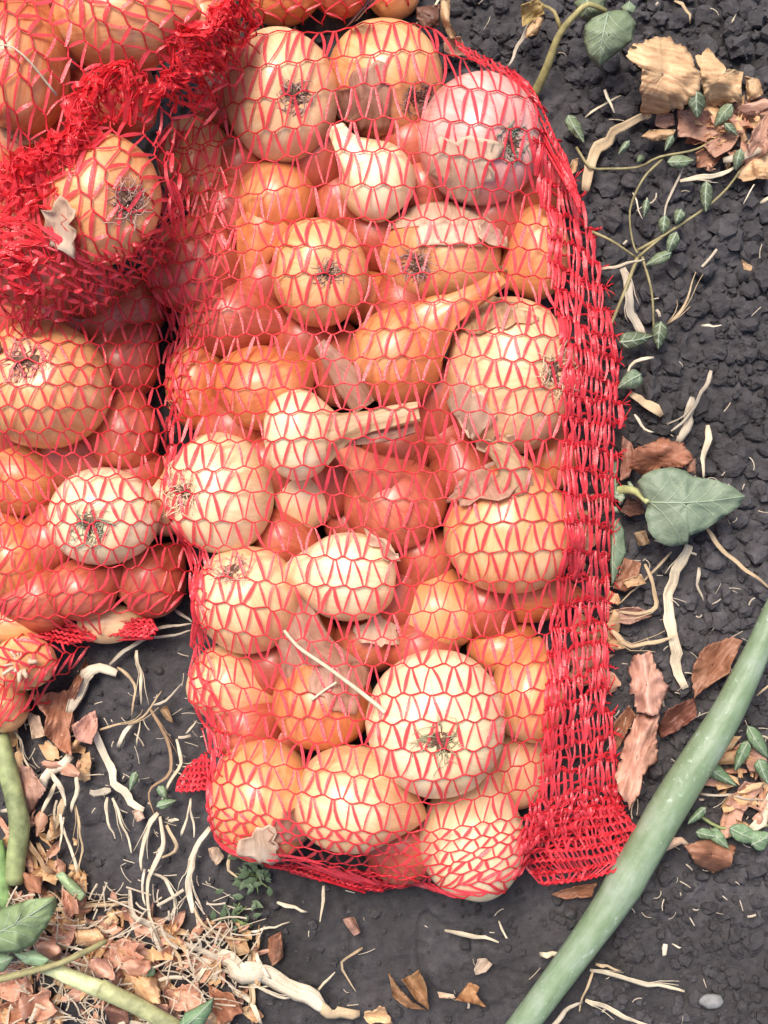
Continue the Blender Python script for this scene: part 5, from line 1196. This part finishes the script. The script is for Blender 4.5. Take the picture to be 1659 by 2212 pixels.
big = [((470,1500),(560,1480),(610,1560),(560,1640),(490,1600),'orange',"red orange crumpled skin in the lower left litter"),
       ((560,1560),(650,1570),(640,1650),(570,1660),(540,1600),'orange',"orange skin right of the red orange crumpled one"),
       ((400,1560),(480,1570),(500,1660),(420,1640),(380,1600),'pinkbrown',"dull pink brown skin in the middle of the lower left litter"),
       ((720,1700),(850,1680),(900,1770),(820,1800),(730,1780),'orange',"salmon skin with a torn edge at the bottom left of centre"),
       ((900,1680),(1010,1720),(1040,1800),(960,1849),(900,1790),'brown',"dark rust skin at the bottom edge below the shredded stalk"),
       ((560,1640),(680,1650),(690,1760),(600,1740),(570,1690),'cream',"pale tan leafy skin beside the pale green stem"),
       ((160,1500),(240,1480),(270,1540),(210,1580),(160,1550),'orange',"orange skin under the big lower left leaf"),
       ((240,1420),(330,1430),(300,1510),(240,1500),(220,1460),'pinkbrown',"brown skin right of the big lower left leaf"),
       ((0,1660),(110,1640),(150,1720),(60,1760),(0,1730),'orange',"rusty skin under the pale green stem at the left edge"),
       ((100,1720),(210,1700),(240,1790),(180,1849),(90,1820),'orange',"broad orange skin in the bottom left corner heap"),
       ((0,1760),(90,1750),(110,1849),(0,1849),(-20,1800),'brown',"reddish skin in the very bottom left corner"),
       ((330,1450),(420,1430),(450,1480),(370,1520),(330,1500),'cream',"tan skin left of the flat tan blade"),
       ((270,1260),(330,1290),(340,1360),(290,1400),(260,1320),'orange',"rust strip under the small green leaf at lower left"),
       ((100,1190),(170,1200),(180,1290),(120,1280),(90,1230),'brown',"brown skin at the foot of the green stalk"),
       ((640,1760),(720,1770),(730,1840),(650,1849),(620,1800),'pinkbrown',"pinkish skin under the end of the pale green stem"),
       ((480,1760),(560,1770),(560,1849),(480,1849),(450,1800),'dark',"dark scrap under the pale green stem at the bottom"),
       ((1580,1800),(1659,1780),(1700,1849),(1600,1849),(1570,1820),'cream',"pale papery skin at the bottom edge beside the stalk's frayed end")]
for *pp, k, lb in big:
    sheet("onion_skin", 'E', pp, SKIN[k], lb, "onion skin", .006, .015, .012, group=SG, jag=.13, color=(1.4, 1.42, 1.42))
# uncountable fine litter of skins and chaff
def litter():
    rg = np.random.default_rng(77); mbs = {'orange': MB(), 'pinkbrown': MB(), 'cream': MB()}
    zones = [((0, 2212), (330, 1930), 150), ((330, 2212), (560, 1990), 80), ((20, 1950), (180, 1760), 45), ((1240, 1500), (1330, 1060), 40), ((1500, 380), (1659, 230), 36), ((1540, 1780), (1659, 1600), 34), ((20, 1680), (200, 1560), 16)]
    for (x0, y0), (x1, y1), n in zones:
        for q_ in range(n):
            px = rg.uniform(x0, x1); py = rg.uniform(min(y0, y1), max(y0, y1)); x, y, _ = W(px, py, .006)
            k = rg.choice(['orange', 'pinkbrown', 'cream'], p=[.20, .25, .55]); L = rg.uniform(.004, .022) * (1.3 if rg.random() < .2 else .8); wd = L * rg.uniform(.15, .7); a = rg.uniform(0, 6.283)
            d = np.array([math.cos(a), math.sin(a), rg.normal(0, .35)]); e = np.array([-math.sin(a), math.cos(a), rg.normal(0, .35)])
            c = np.array([x, y, lay(x, y, rg.uniform(.0, .008))]); b = rg.normal(0, .35) * wd
            env = [.25 + .2 * rg.random(), .8, 1.0, .75, .2 + .4 * rg.random()]
            V = np.array([[c + d * L * (u - .5 + .06 * rg.standard_normal()) + e * wd * (v - .5) * env[iu] * rg.uniform(.7, 1.2) + np.array([0, 0, b * (1 - (2 * v - 1) ** 2) + .0016 * rg.standard_normal()]) for v in (0, .33, .66, 1)] for iu, u in enumerate((0, .22, .5, .78, 1))])
            mbs[k].grid(V, V[..., :2])
    for k, m in mbs.items(): m.build("skin_litter", SKIN[k], None, kind='stuff', color=(1.3, 1.28, 1.22))
    mb = MB()
    for q_ in range(900):
        if q_ < 440: px, py = rg.uniform(0, 520), rg.uniform(1930, 2212)
        elif q_ < 540: px, py = rg.uniform(0, 460), rg.uniform(1480, 1950)
        elif q_ < 660: px, py = rg.uniform(1240, 1659), rg.uniform(1000, 2000)
        else: px, py = rg.uniform(0, 1659), rg.uniform(0, 2212)
        x, y, _ = W(px, py, .004); L = rg.uniform(.002, .010) * (1.5 if rg.random() < .12 else 1); a = rg.uniform(0, 6.283); cu = rg.normal(0, .9)
        w = rg.uniform(.00012, .00038) * (2.2 if rg.random() < .12 else 1); P = []; L = L * (2.2 if q_ < 440 else 1); w = w * (1.5 if q_ < 440 else 1)
        z = lay(x, y, rg.uniform(-.001, .004) if q_ >= 440 else rg.uniform(0, .016))
        for t in np.linspace(0, 1, 5): P.append((x, y, z + .0008 * math.sin(t * 3.14))); a += cu / 5; x += math.cos(a) * L / 4; y += math.sin(a) * L / 4
        P = np.array(P); T = np.gradient(P, axis=0); A = np.column_stack([-T[:, 1], T[:, 0], 0 * T[:, 0]]); A /= np.linalg.norm(A, axis=1)[:, None] + 1e-9
        V = np.stack([P - A * w, P + [0, 0, w * .7], P + A * w], 1); mb.grid(V, V[..., :2])
    mb.build("straw_chaff", STRAW, None, kind='stuff', color=(.72, .70, .70))
litter()

# ------------------------------------------------------------------ green plants
def leaf(root, poly, base, tip, z0, dome, warp, color, veins=True, crop=None, jag=.0, name="leaf_blade", side=5):
    o = sheet(name, crop, poly, LEAF, None, None, z0, dome, warp, color=color, parent=root, jag=jag, rings=8, plain=True)
    if not veins: return o
    # raised veins following the blade
    me = o.data; bvh = BVHTree.FromPolygons([v.co + root.location for v in me.vertices], [tuple(p.vertices) for p in me.polygons])
    def drop(px, py):
        for zz in (.03,):
            x, y, _ = W(px, py, zz); dv = Vector((x, y, zz - HC)) - Vector((0, 0, 0)); dv.normalize()
            h = bvh.ray_cast(Vector((0, 0, HC)), dv)
            return None if h[0] is None else np.array(h[0]) + np.array([0, 0, .0003])
    b = np.array(cv(crop, [base])[0] if crop else base, float); t = np.array(cv(crop, [tip])[0] if crop else tip, float)
    d = t - b; L = np.linalg.norm(d); d /= L; n = np.array([-d[1], d[0]]); mb = MB()
    def vein(p, q, bow, w0, w1):
        pts = []
        for u in np.linspace(0, 1, 16):
            xy = p * (1 - u) + q * u + bow * math.sin(u * math.pi); h = drop(*xy)
            if h is None: break
            pts.append(h)
        if len(pts) > 3: mb.tube(pts, np.linspace(w0, w1, 16)[:len(pts)], 5)
    vein(b, t, n * L * .03, .0008, .0003)
    for k in range(side):
        f = .02 + .62 * k / max(1, side - 1); ln = L * (.58 - .38 * f)
        for sgn in (-1, 1):
            p = b + d * L * f + n * L * .03 * math.sin(f * math.pi); ang = .95 - .35 * f
            q = p + (d * math.cos(ang) + n * sgn * math.sin(ang)) * ln
            vein(p, q, -n * sgn * ln * .10 + d * 0, .00045, .00018)
    if mb.n: mb.build("leaf_vein", VEIN, root, under=o)
    return o
def stem_tube(root, px, zs, r0, r1, mat, color=(1, 1, 1), name="stem", sides=10, node=None):
    P = np.array([W(p[0], p[1], z) for p, z in zip(px, zs)]); P = smooth_path(P, .004); n = len(P)
    r = np.linspace(r0, r1, n); r = r * (1 + .04 * (vnoise(np.arange(n) * .5, np.full(n, 3.3), int(px[0][0])) - .5))
    if node:
        for f, h in node: r = r * (1 + h * np.exp(-((np.linspace(0, 1, n) - f) * 26) ** 2))
    mb = MB(); mb.tube(P, r, sides)
    return mb.build(name, mat, root, color=color)
# large heart shaped leaf right of the sack, its rosette mate under the net and the crown
pl = empty("broadleaf_weed", W(1355, 1060, .004), "grey green weed with one large heart shaped leaf right of the seam", "weed plant")
leaf(pl, cv('R', [(1095,865),(1120,835),(1170,808),(1235,797),(1300,812),(1335,838),(1440,855),(1500,880),(1562,922),(1528,972),(1455,1020),(1392,1068),(1340,1085),(1318,1095),(1312,1132),(1240,1142),(1182,1122),(1142,1072),(1128,1005),(1140,955),(1112,910)]), cv('R', [(1140,950)])[0], cv('R', [(1555,924)])[0], .028, .006, .006, (1, 1, 1), jag=.012)
leaf(pl, cv('R', [(975,1040),(1010,1020),(1038,1070),(1045,1170),(1010,1260),(985,1315),(975,1200)]), cv('R', [(1000,1030)])[0], cv('R', [(990,1300)])[0], .008, .004, .004, (.95, 1.0, .95), side=3)
leaf(pl, cv('R', [(985,760),(1010,780),(1012,860),(1000,960),(960,940),(930,880)]), cv('R', [(1000,940)])[0], cv('R', [(985,770)])[0], .008, .004, .004, (.9, .95, .9), side=3)
stem_tube(pl, cv('R', [(985,905),(1040,895),(1090,905),(1140,950)]), [.010, .018, .028, .036], .0032, .0018, STEM, (1.5, 1.6, 1.3), "petiole")
rg = np.random.default_rng(3)
mb = MB()
for q_ in range(9):
    c = np.array(W(*cv('R', [(1025 + rg.normal(0, 16), 920 + rg.normal(0, 22))])[0], .014)); a = rg.uniform(0, 6.28); L = rg.uniform(.004, .008)
    mb.tube([c, c + [math.cos(a) * L * .5, math.sin(a) * L * .5, .003], c + [math.cos(a) * L, math.sin(a) * L, .002]], [.0012, .0016, .0005], 5)
mb.build("leaf_bud", VEIN, pl)
# weed at the top with hanging leaf
pt = empty("upright_weed", W(*cv('T', [(650, 410)])[0], .004), "green weed with bent stem and hanging leaf at the top right", "weed plant")
stem_tube(pt, cv('T', [(645,420),(700,300),(758,150),(830,60),(885,18),(960,48)]), [.004, .018, .032, .040, .042, .040], .0030, .0014, STEM, (1.15, 1.0, .75))
stem_tube(pt, cv('T', [(760,120),(735,50),(690,25)]), [.032, .034, .032], .0014, .0009, STEM, (1.0, .8, .6), "petiole")
leaf(pt, cv('T', [(868,110),(900,80),(962,52),(1000,42),(1052,50),(1088,100),(1070,180),(1002,232),(930,288),(882,245),(862,180)]), cv('T', [(968,55)])[0], cv('T', [(932,283)])[0], .032, .008, .006, (1.02, 1.0, .88), jag=.01)
leaf(pt, cv('T', [(820,10),(860,-20),(960,-10),(950,50),(900,90),(850,80)]), cv('T', [(880,0)])[0], cv('T', [(870,85)])[0], .022, .006, .006, (.75, .72, .6), side=3)
leaf(pt, cv('T', [(1025,30),(1060,5),(1090,30),(1080,60),(1035,60)]), cv('T', [(1060,10)])[0], cv('T', [(1050,60)])[0], .012, .004, .004, (1.2, 1.2, 1.1), side=2)
# creeping bindweed
pv = empty("bindweed", W(*cv('T', [(1090, 1090)])[0], .004), "creeping bindweed with thin stems and small pointed leaves at the right", "weed plant")
for pts, w in (([(840,640),(880,710),(960,725),(1100,730),(1200,690),(1340,640),(1450,590),(1560,540)], .0009),
               ([(1200,690),(1110,780),(1062,900),(1065,1040),(1090,1085)], .0008), ([(1085,1085),(1200,1010),(1380,900),(1480,800),(1535,735)], .0010),
               ([(880,990),(980,1050),(1085,1100)], .0010), ([(1085,1110),(1040,1260),(970,1425)], .0013), ([(1108,1120),(1150,1270),(1162,1400),(1170,1430)], .0009),
               ([(1095,1110),(1180,1040),(1260,1000)], .0009)):
    p = cv('T', pts); p = [(q[0] + R_.uniform(-6, 6), q[1] + R_.uniform(-6, 6)) for q in p]; stem_tube(pv, p, [lay(*W(q[0], q[1], .01)[:2], .006 + .004 * math.sin(k * 1.7)) for k, q in enumerate(p)], w, w * .7, STEM, (1.0, .85, .75), sides=6)
def small_leaf(root, c, a, L, Wd, color, z=.013, crop='T'):
    c = np.array(cv(crop, [c])[0]); d = np.array([math.cos(a), math.sin(a)]); n = np.array([-d[1], d[0]]); L *= .5; Wd *= .5
    pk = R_.uniform(.55, .8); prof = [(f, 0 if f in (0, 1) else math.sin(math.pi * f ** pk) ** .85 * (1 + R_.uniform(-.06, .06))) for f in [q / 13 for q in range(14)]]
    poly = [c + d * L * (f - .5) + n * Wd * .5 * w for f, w in prof] + [c + d * L * (f - .5) - n * Wd * .5 * w for f, w in prof[-2:0:-1]]
    leaf(root, [tuple(q) for q in poly], c - d * L * .48, c + d * L * .48, z, .003, .005, color, veins=L > 28, side=3)
for c, a, L, w, k in (((1282,697),.1,145,58,1.15),((1392,850),1.6,130,60,.95),((1272,938),2.2,90,55,1.0),((1210,975),1.7,90,60,.95),((1245,1050),1.9,100,62,1.0),((1185,1120),2.7,130,62,1.15),
                      ((1130,900),2.0,90,38,1.0),((1530,690),1.7,90,55,.95),((1465,500),2.4,120,60,1.0),((1352,450),1.8,130,90,.62),((1105,690),2.0,60,40,1.2),((1230,620),2.1,80,45,1.0),
                      ((830,560),1.2,130,60,1.0),((1035,640),2.0,70,40,1.25),((1090,1465),-.4,140,75,.85),((1190,1450),1.7,120,80,.8),((1500,560),.9,70,45,.8)):
    vr = R_.uniform(.55, .95); small_leaf(pv, c, a + R_.uniform(-.3, .3), L * R_.uniform(.75, 1.1), w * R_.uniform(.7, 1.0), (k * vr, k * vr * .97, k * vr * .82), z=.024 if c == (1352,450) else .011)
ph = empty("drooping_weed", W(*cv('R', [(1060, 430)])[0], .004), "limp greyish weed leaf lying beside the tan stump at the seam", "weed plant")
small_leaf(ph, (1060, 428), 2.6, 120, 80, (.9, .95, .9), crop='R')
# weeds at the right edge behind the stalk
pw = empty("spreading_weed", W(*cv('B', [(1560, 1000)])[0], .004), "low green weed with finger like leaves at the lower right edge", "weed plant")
for c, a, L, w, k in (((1545,690),2.0,150,55,1.1),((1450,770),.6,180,60,1.0),((1615,630),1.0,170,60,1.15),((1400,1030),.2,110,50,1.1),((1450,1050),.8,120,55,1.15),((1560,1030),.4,150,80,1.15),((1630,1050),-.5,100,90,1.2),((1350,950),2.4,110,40,1.1),((1640,760),1.2,120,60,1.0)):
    small_leaf(pw, c, a, L, w, (k * .75, k * .9, k * .7), crop='B')
stem_tube(pw, cv('B', [(1480,1040),(1560,1010),(1659,990)]), [.010, .012, .012], .0012, .001, STEM, (1, 1.2, .9), sides=6)
stem_tube(pw, cv('B', [(1350,940),(1450,1000),(1560,1010)]), [.010, .012, .012], .0010, .001, STEM, (1, 1.2, .9), sides=6)
# tiny leaved weeds below the sack
for nm_, c0, sp, n, lb in (("small_weed", (1110, 1205), (75, 45), 34, "dark green feathery weed right under the sack's lower left corner"), ("small_weed", (1010, 1385), (75, 45), 26, "dark green feathery weed lower down beside the tan curl")):
    rt = empty(nm_, W(*cv('E', [c0])[0], .003), lb, "weed plant", "feathery weeds under the sack"); mb = MB(); rg = np.random.default_rng(n); st = MB()
    for q_ in range(n):
        px, py = cv('E', [(c0[0] + rg.normal(0, sp[0] * .55), c0[1] + rg.normal(0, sp[1] * .8))])[0]; x, y, _ = W(px, py, .006); a = rg.uniform(0, 6.283); L = rg.uniform(.003, .008); w = L * .26
        d = np.array([math.cos(a), math.sin(a), rg.uniform(0, .5)]); e = np.array([-math.sin(a), math.cos(a), 0]); c = np.array([x, y, lay(x, y, rg.uniform(.001, .007))])
        V = np.array([[c - e * w * k_, c + np.array([0, 0, .0006 * k_]), c + e * w * k_] + np.zeros((3, 3)) for k_ in (.1, .9, 1, .55, .05)]) + (np.linspace(0, L, 5)[:, None, None] * d[None, None]); mb.grid(V, V[..., :2])
    for q_ in range(5):
        a = rg.uniform(0, 6.28); x, y, _ = W(*cv('E', [c0])[0], .004); st.tube([(x, y, lay(x, y, .001)), (x + math.cos(a) * .006, y + math.sin(a) * .005, lay(x, y, .005)), (x + math.cos(a) * .013, y + math.sin(a) * .010, lay(x, y, .004))], .0004, 4)
    mb.build("foliage", LEAF, rt, color=(.42, .50, .36)); st.build("stem", STEM, rt, color=(.6, .8, .5))
# lower left plant: big leaf, stems
pb = empty("broadleaf_weed", W(40, 2060, .004), "green weed with a big pointed leaf and pale thick stem in the lower left corner", "weed plant")
leaf(pb, cv('E', [(-120,1420),(-40,1370),(50,1335),(130,1310),(242,1298),(245,1345),(200,1430),(150,1500),(90,1535),(20,1545),(-60,1540),(-120,1520)]), cv('E', [(-110,1500)])[0], cv('E', [(240,1305)])[0], .050, .010, .008, (1.15, 1.22, .85), jag=.006)
leaf(pb, cv('E', [(60,1545),(150,1530),(215,1570),(190,1605),(110,1590)]), cv('E', [(205,1590)])[0], cv('E', [(70,1550)])[0], .034, .004, .004, (1.5, 1.7, 1.5), side=2)
leaf(pb, cv('E', [(-60,1550),(20,1545),(60,1560),(20,1620),(-60,1640)]), cv('E', [(-50,1600)])[0], cv('E', [(50,1565)])[0], .028, .004, .004, (1.2, 1.4, 1.2), side=2)
leaf(pb, cv('E', [(760,1870),(800,1800),(880,1760),(925,1735),(915,1790),(870,1870)]), cv('E', [(790,1865)])[0], cv('E', [(922,1740)])[0], .030, .006, .004, (1.0, 1.25, 1.0), side=3)
SHELL = simple("pale_green_stem", (.44, .46, .27), .5, .42, 110)
stem_tube(pb, cv('E', [(150,1588),(230,1612),(300,1645),(470,1712)]), [.030, .031, .032, .032], .0042, .0052, SHELL, (1.0, 1.0, .9), "thick_stem", 18)
stem_tube(pb, cv('E', [(430,1692),(470,1712),(600,1775),(780,1875)]), [.032, .032, .031, .030], .0053, .0046, SHELL, (.72, .70, .58), "thick_stem", 18, [(0.10, .12)])
stem_tube(pb, cv('E', [(-20,1660),(120,1625),(250,1590),(350,1545),(460,1490)]), [.038, .040, .041, .036, .028], .0022, .0016, STEM, (1.0, .9, .75), "side_stem", 8)
pc = empty("thick_weed_stalk", W(*cv('E', [(50, 900)])[0], .004), "green yellow ribbed stalk standing along the left edge below the small sack", "weed stalk")
GST = simple("green_yellow_stalk", (.22, .25, .11), .5, .5, 90)
stem_tube(pc, cv('E', [(-5,600),(30,740),(70,900),(85,1000),(72,1110),(58,1235)]), [.012, .014, .015, .015, .014, .012], .0058, .0060, GST, (1, 1, 1), "stem", 16, [(.62, .12)])
stem_tube(pc, cv('E', [(-20,1060),(0,1160),(25,1345)]), [.012, .014, .014], .0050, .0035, GST, (.9, 1.25, 1.0), "side_stem", 12)
leaf(pc, cv('E', [(238,1205),(270,1188),(330,1240),(372,1290),(350,1320),(300,1285)]), cv('E', [(245,1200)])[0], cv('E', [(365,1310)])[0], .014, .004, .004, (1.7, 1.75, 1.35), side=2)
for c, a, L, w, cr in (((625,1640),2.3,110,60,'E'),((575,800),1.9,90,34,'E'),((720,895),-.3,90,40,'E'),((705,850),1.0,70,40,'E')):
    rt = empty("small_weed", W(*cv(cr, [c])[0], .004), {625: "small round green leaflet among the reddish skins", 575: "single green leaflet beside the broad bent straw", 720: "green leaflet just below the brown zigzag stem", 705: "darker green leaflet left of the small net tab"}[c[0]], "weed leaf")
    small_leaf(rt, c, a, L, w, (1.1, 1.3, 1.05), crop=cr)

# thick green stalk across the lower right
def stalk_mat():
    m, nt, ns, ls = newmat("onion_stalk_green"); p, o = principled(ns, ls, .42, .5)
    tc = ns.new("ShaderNodeTexCoord"); mp = ns.new("ShaderNodeMapping"); mp.inputs['Scale'].default_value = (60, 700, 1); ls.new(tc.outputs['UV'], mp.inputs[0])
    st = noise(ns, ls, mp.outputs[0], 1, 3); pa = noise(ns, ls, tc.outputs['Object'], 38, 4, .6); wx = noise(ns, ls, tc.outputs['Object'], 210, 4, .65)
    r = ramp(ns, [(.3, (.115, .17, .082)), (.5, (.18, .245, .145)), (.72, (.28, .335, .26))])
    ls.new(mth(ns, ls, 'ADD', mth(ns, ls, 'MULTIPLY', pa, .6), mth(ns, ls, 'MULTIPLY', st, .4)), r.inputs[0])
    g_ = ramp(ns, [(.60, (0, 0, 0)), (.70, (1, 1, 1))]); ls.new(wx, g_.inputs[0])
    ls.new(mixc(ns, ls, mth(ns, ls, 'MULTIPLY', g_.outputs[0], .45), r.outputs[0], mixc(ns, ls, mth(ns, ls, 'GREATER_THAN', pa, .56), (.50, .58, .48), (.22, .20, .15))), p.inputs['Base Color'])
    ls.new(bump(ns, ls, wx, .25, .001, bump(ns, ls, st, .55, .0010)), p.inputs['Normal']); return m
sk = empty("onion_stalk", W(*cv('B', [(1250, 850)])[0], .0), "thick smooth green onion flower stalk lying diagonally across the lower right", "onion stalk")
P = [(1760,-90),(1635,190),(1560,350),(1460,545),(1250,880),(1110,1120),(990,1320),(870,1490),(760,1640),(640,1800),(540,1930)]
P3 = smooth_path(np.array([W(*cv('B', [p])[0], z) for p, z in zip(P, [.040,.038,.036,.034,.030,.028,.026,.024,.022,.020,.018])]), .004)
r = np.interp(np.linspace(0, 1, len(P3)), [0, .15, .35, .5, .62, .8, 1], [.0100, .0112, .0150, .0165, .0165, .0135, .0115]) * .62
nn = np.linspace(0, 1, len(P3)); r = r * (1 + .05 * np.exp(-((nn - .64) * 40) ** 2)) * (1 + .10 * (vnoise(np.arange(len(r)) * .12, np.full(len(r), 4.4), 8) - .5))
mb = MB(); mb.tube(P3, r * 1.12, 24); mb.build("stalk_tube", stalk_mat(), sk)
mb = MB(); a = np.array(W(*cv('B', [(1215, 1075)])[0], .028)); b = np.array(W(*cv('B', [(1285, 1055)])[0], .026)); c = np.array(W(*cv('B', [(1330, 1085)])[0], .022))
mb.grid(np.array([[a + [0, .004, 0], a, a - [0, .004, 0]], [b + [0, .002, 0], b + [0, 0, .001], b - [0, .002, 0]], [c + [0, .0006, 0], c, c - [0, .0006, 0]]]), np.zeros((3, 3, 2)))
mb.build("sheath_tip", SKIN['white'], sk, solid=.0004)
# paler stones
def stone(c, rx, ry, label, col):
    x, y, _ = W(*cv('B', [c])[0], .006); rg = np.random.default_rng(int(c[0])); th = np.linspace(0, math.pi, 9); ph_ = np.linspace(0, 2 * math.pi, 16, endpoint=False); s = .5 * HC / FPX
    V = np.array([[((1 + .22 * (vnoise(np.array([3 + 2 * math.cos(p)]), np.array([t * 2 + math.sin(p)]), 5)[0] - .5) + .05 * rg.standard_normal()) * math.sin(t) * math.cos(p) * rx * s + x, math.sin(t) * math.sin(p) * ry * s * (1 + .05 * rg.standard_normal()) + y, math.cos(t) * .004 + glow(x, y) + .006) for p in ph_] for t in th])
    mb = MB(); mb.grid(V, None, True); tag(mb.build("stone", STONE, None, color=col), label, "stone")
sheet("skin_flake", 'B', [(388,1615),(405,1570),(440,1565),(470,1590),(440,1625),(395,1638)], SKIN['white'], "pale grey angular flake on bare soil at the bottom", "onion skin", .005, .003, .003, color=(.75,.78,.82))
stone((1410, 1740), 52, 32, "flat grey green stone at the lower right corner", (.62, .63, .60))

# ------------------------------------------------------------------ loose soil crumbs
def crumbs():
    rg = np.random.default_rng(9)
    t = (1 + 5 ** .5) / 2
    bv = np.array([(-1,t,0),(1,t,0),(-1,-t,0),(1,-t,0),(0,-1,t),(0,1,t),(0,-1,-t),(0,1,-t),(t,0,-1),(t,0,1),(-t,0,-1),(-t,0,1)], float); bv /= np.linalg.norm(bv[0])
    bf = [(0,11,5),(0,5,1),(0,1,7),(0,7,10),(0,10,11),(1,5,9),(5,11,4),(11,10,2),(10,7,6),(7,1,8),(3,9,4),(3,4,2),(3,2,6),(3,6,8),(3,8,9),(4,9,5),(2,4,11),(6,2,10),(8,6,7),(9,8,1)]
    # one subdivision
    vv = bv.tolist(); cache = {}; ff = []
    def mid(a, b):
        k = (min(a, b), max(a, b))
        if k not in cache: m = (np.array(vv[a]) + vv[b]); m /= np.linalg.norm(m); vv.append(m.tolist()); cache[k] = len(vv) - 1
        return cache[k]
    for a, b, c in bf: x, y, z = mid(a, b), mid(b, c), mid(c, a); ff += [(a, x, z), (b, y, x), (c, z, y), (x, y, z)]
    U = np.array(vv); mb = MB(); n = 0; pend = []
    while n < 5200:
        px, py = rg.uniform(-40, 1700), rg.uniform(-40, 2260); x, y, _ = W(px, py, 0); c = crum(x, y)
        if rg.random() > c * .95 + .05: continue
        if 380 < px < 1230 and 150 < py < 1820: continue
        r = .0009 + .0042 * rg.random() ** 3.2 * (.45 + c)
        jit = 1 + .17 * rg.standard_normal((len(U), 1))
        V = U * jit * r * np.array([rg.uniform(.8, 1.25), rg.uniform(.8, 1.25), rg.uniform(.6, .9)]) + [x, y, r * .35]
        pend.append((x, y, V)); n += 1
    GZ = gz(np.array([p[0] for p in pend]), np.array([p[1] for p in pend]))
    for (x, y, V), z in zip(pend, GZ): V[:, 2] += z; mb.add(V, ff)
    o = mb.build("soil_crumbs", SOIL, None, kind='stuff')
    o.data.polygons.foreach_set("use_smooth", np.zeros(len(o.data.polygons), bool))
crumbs()
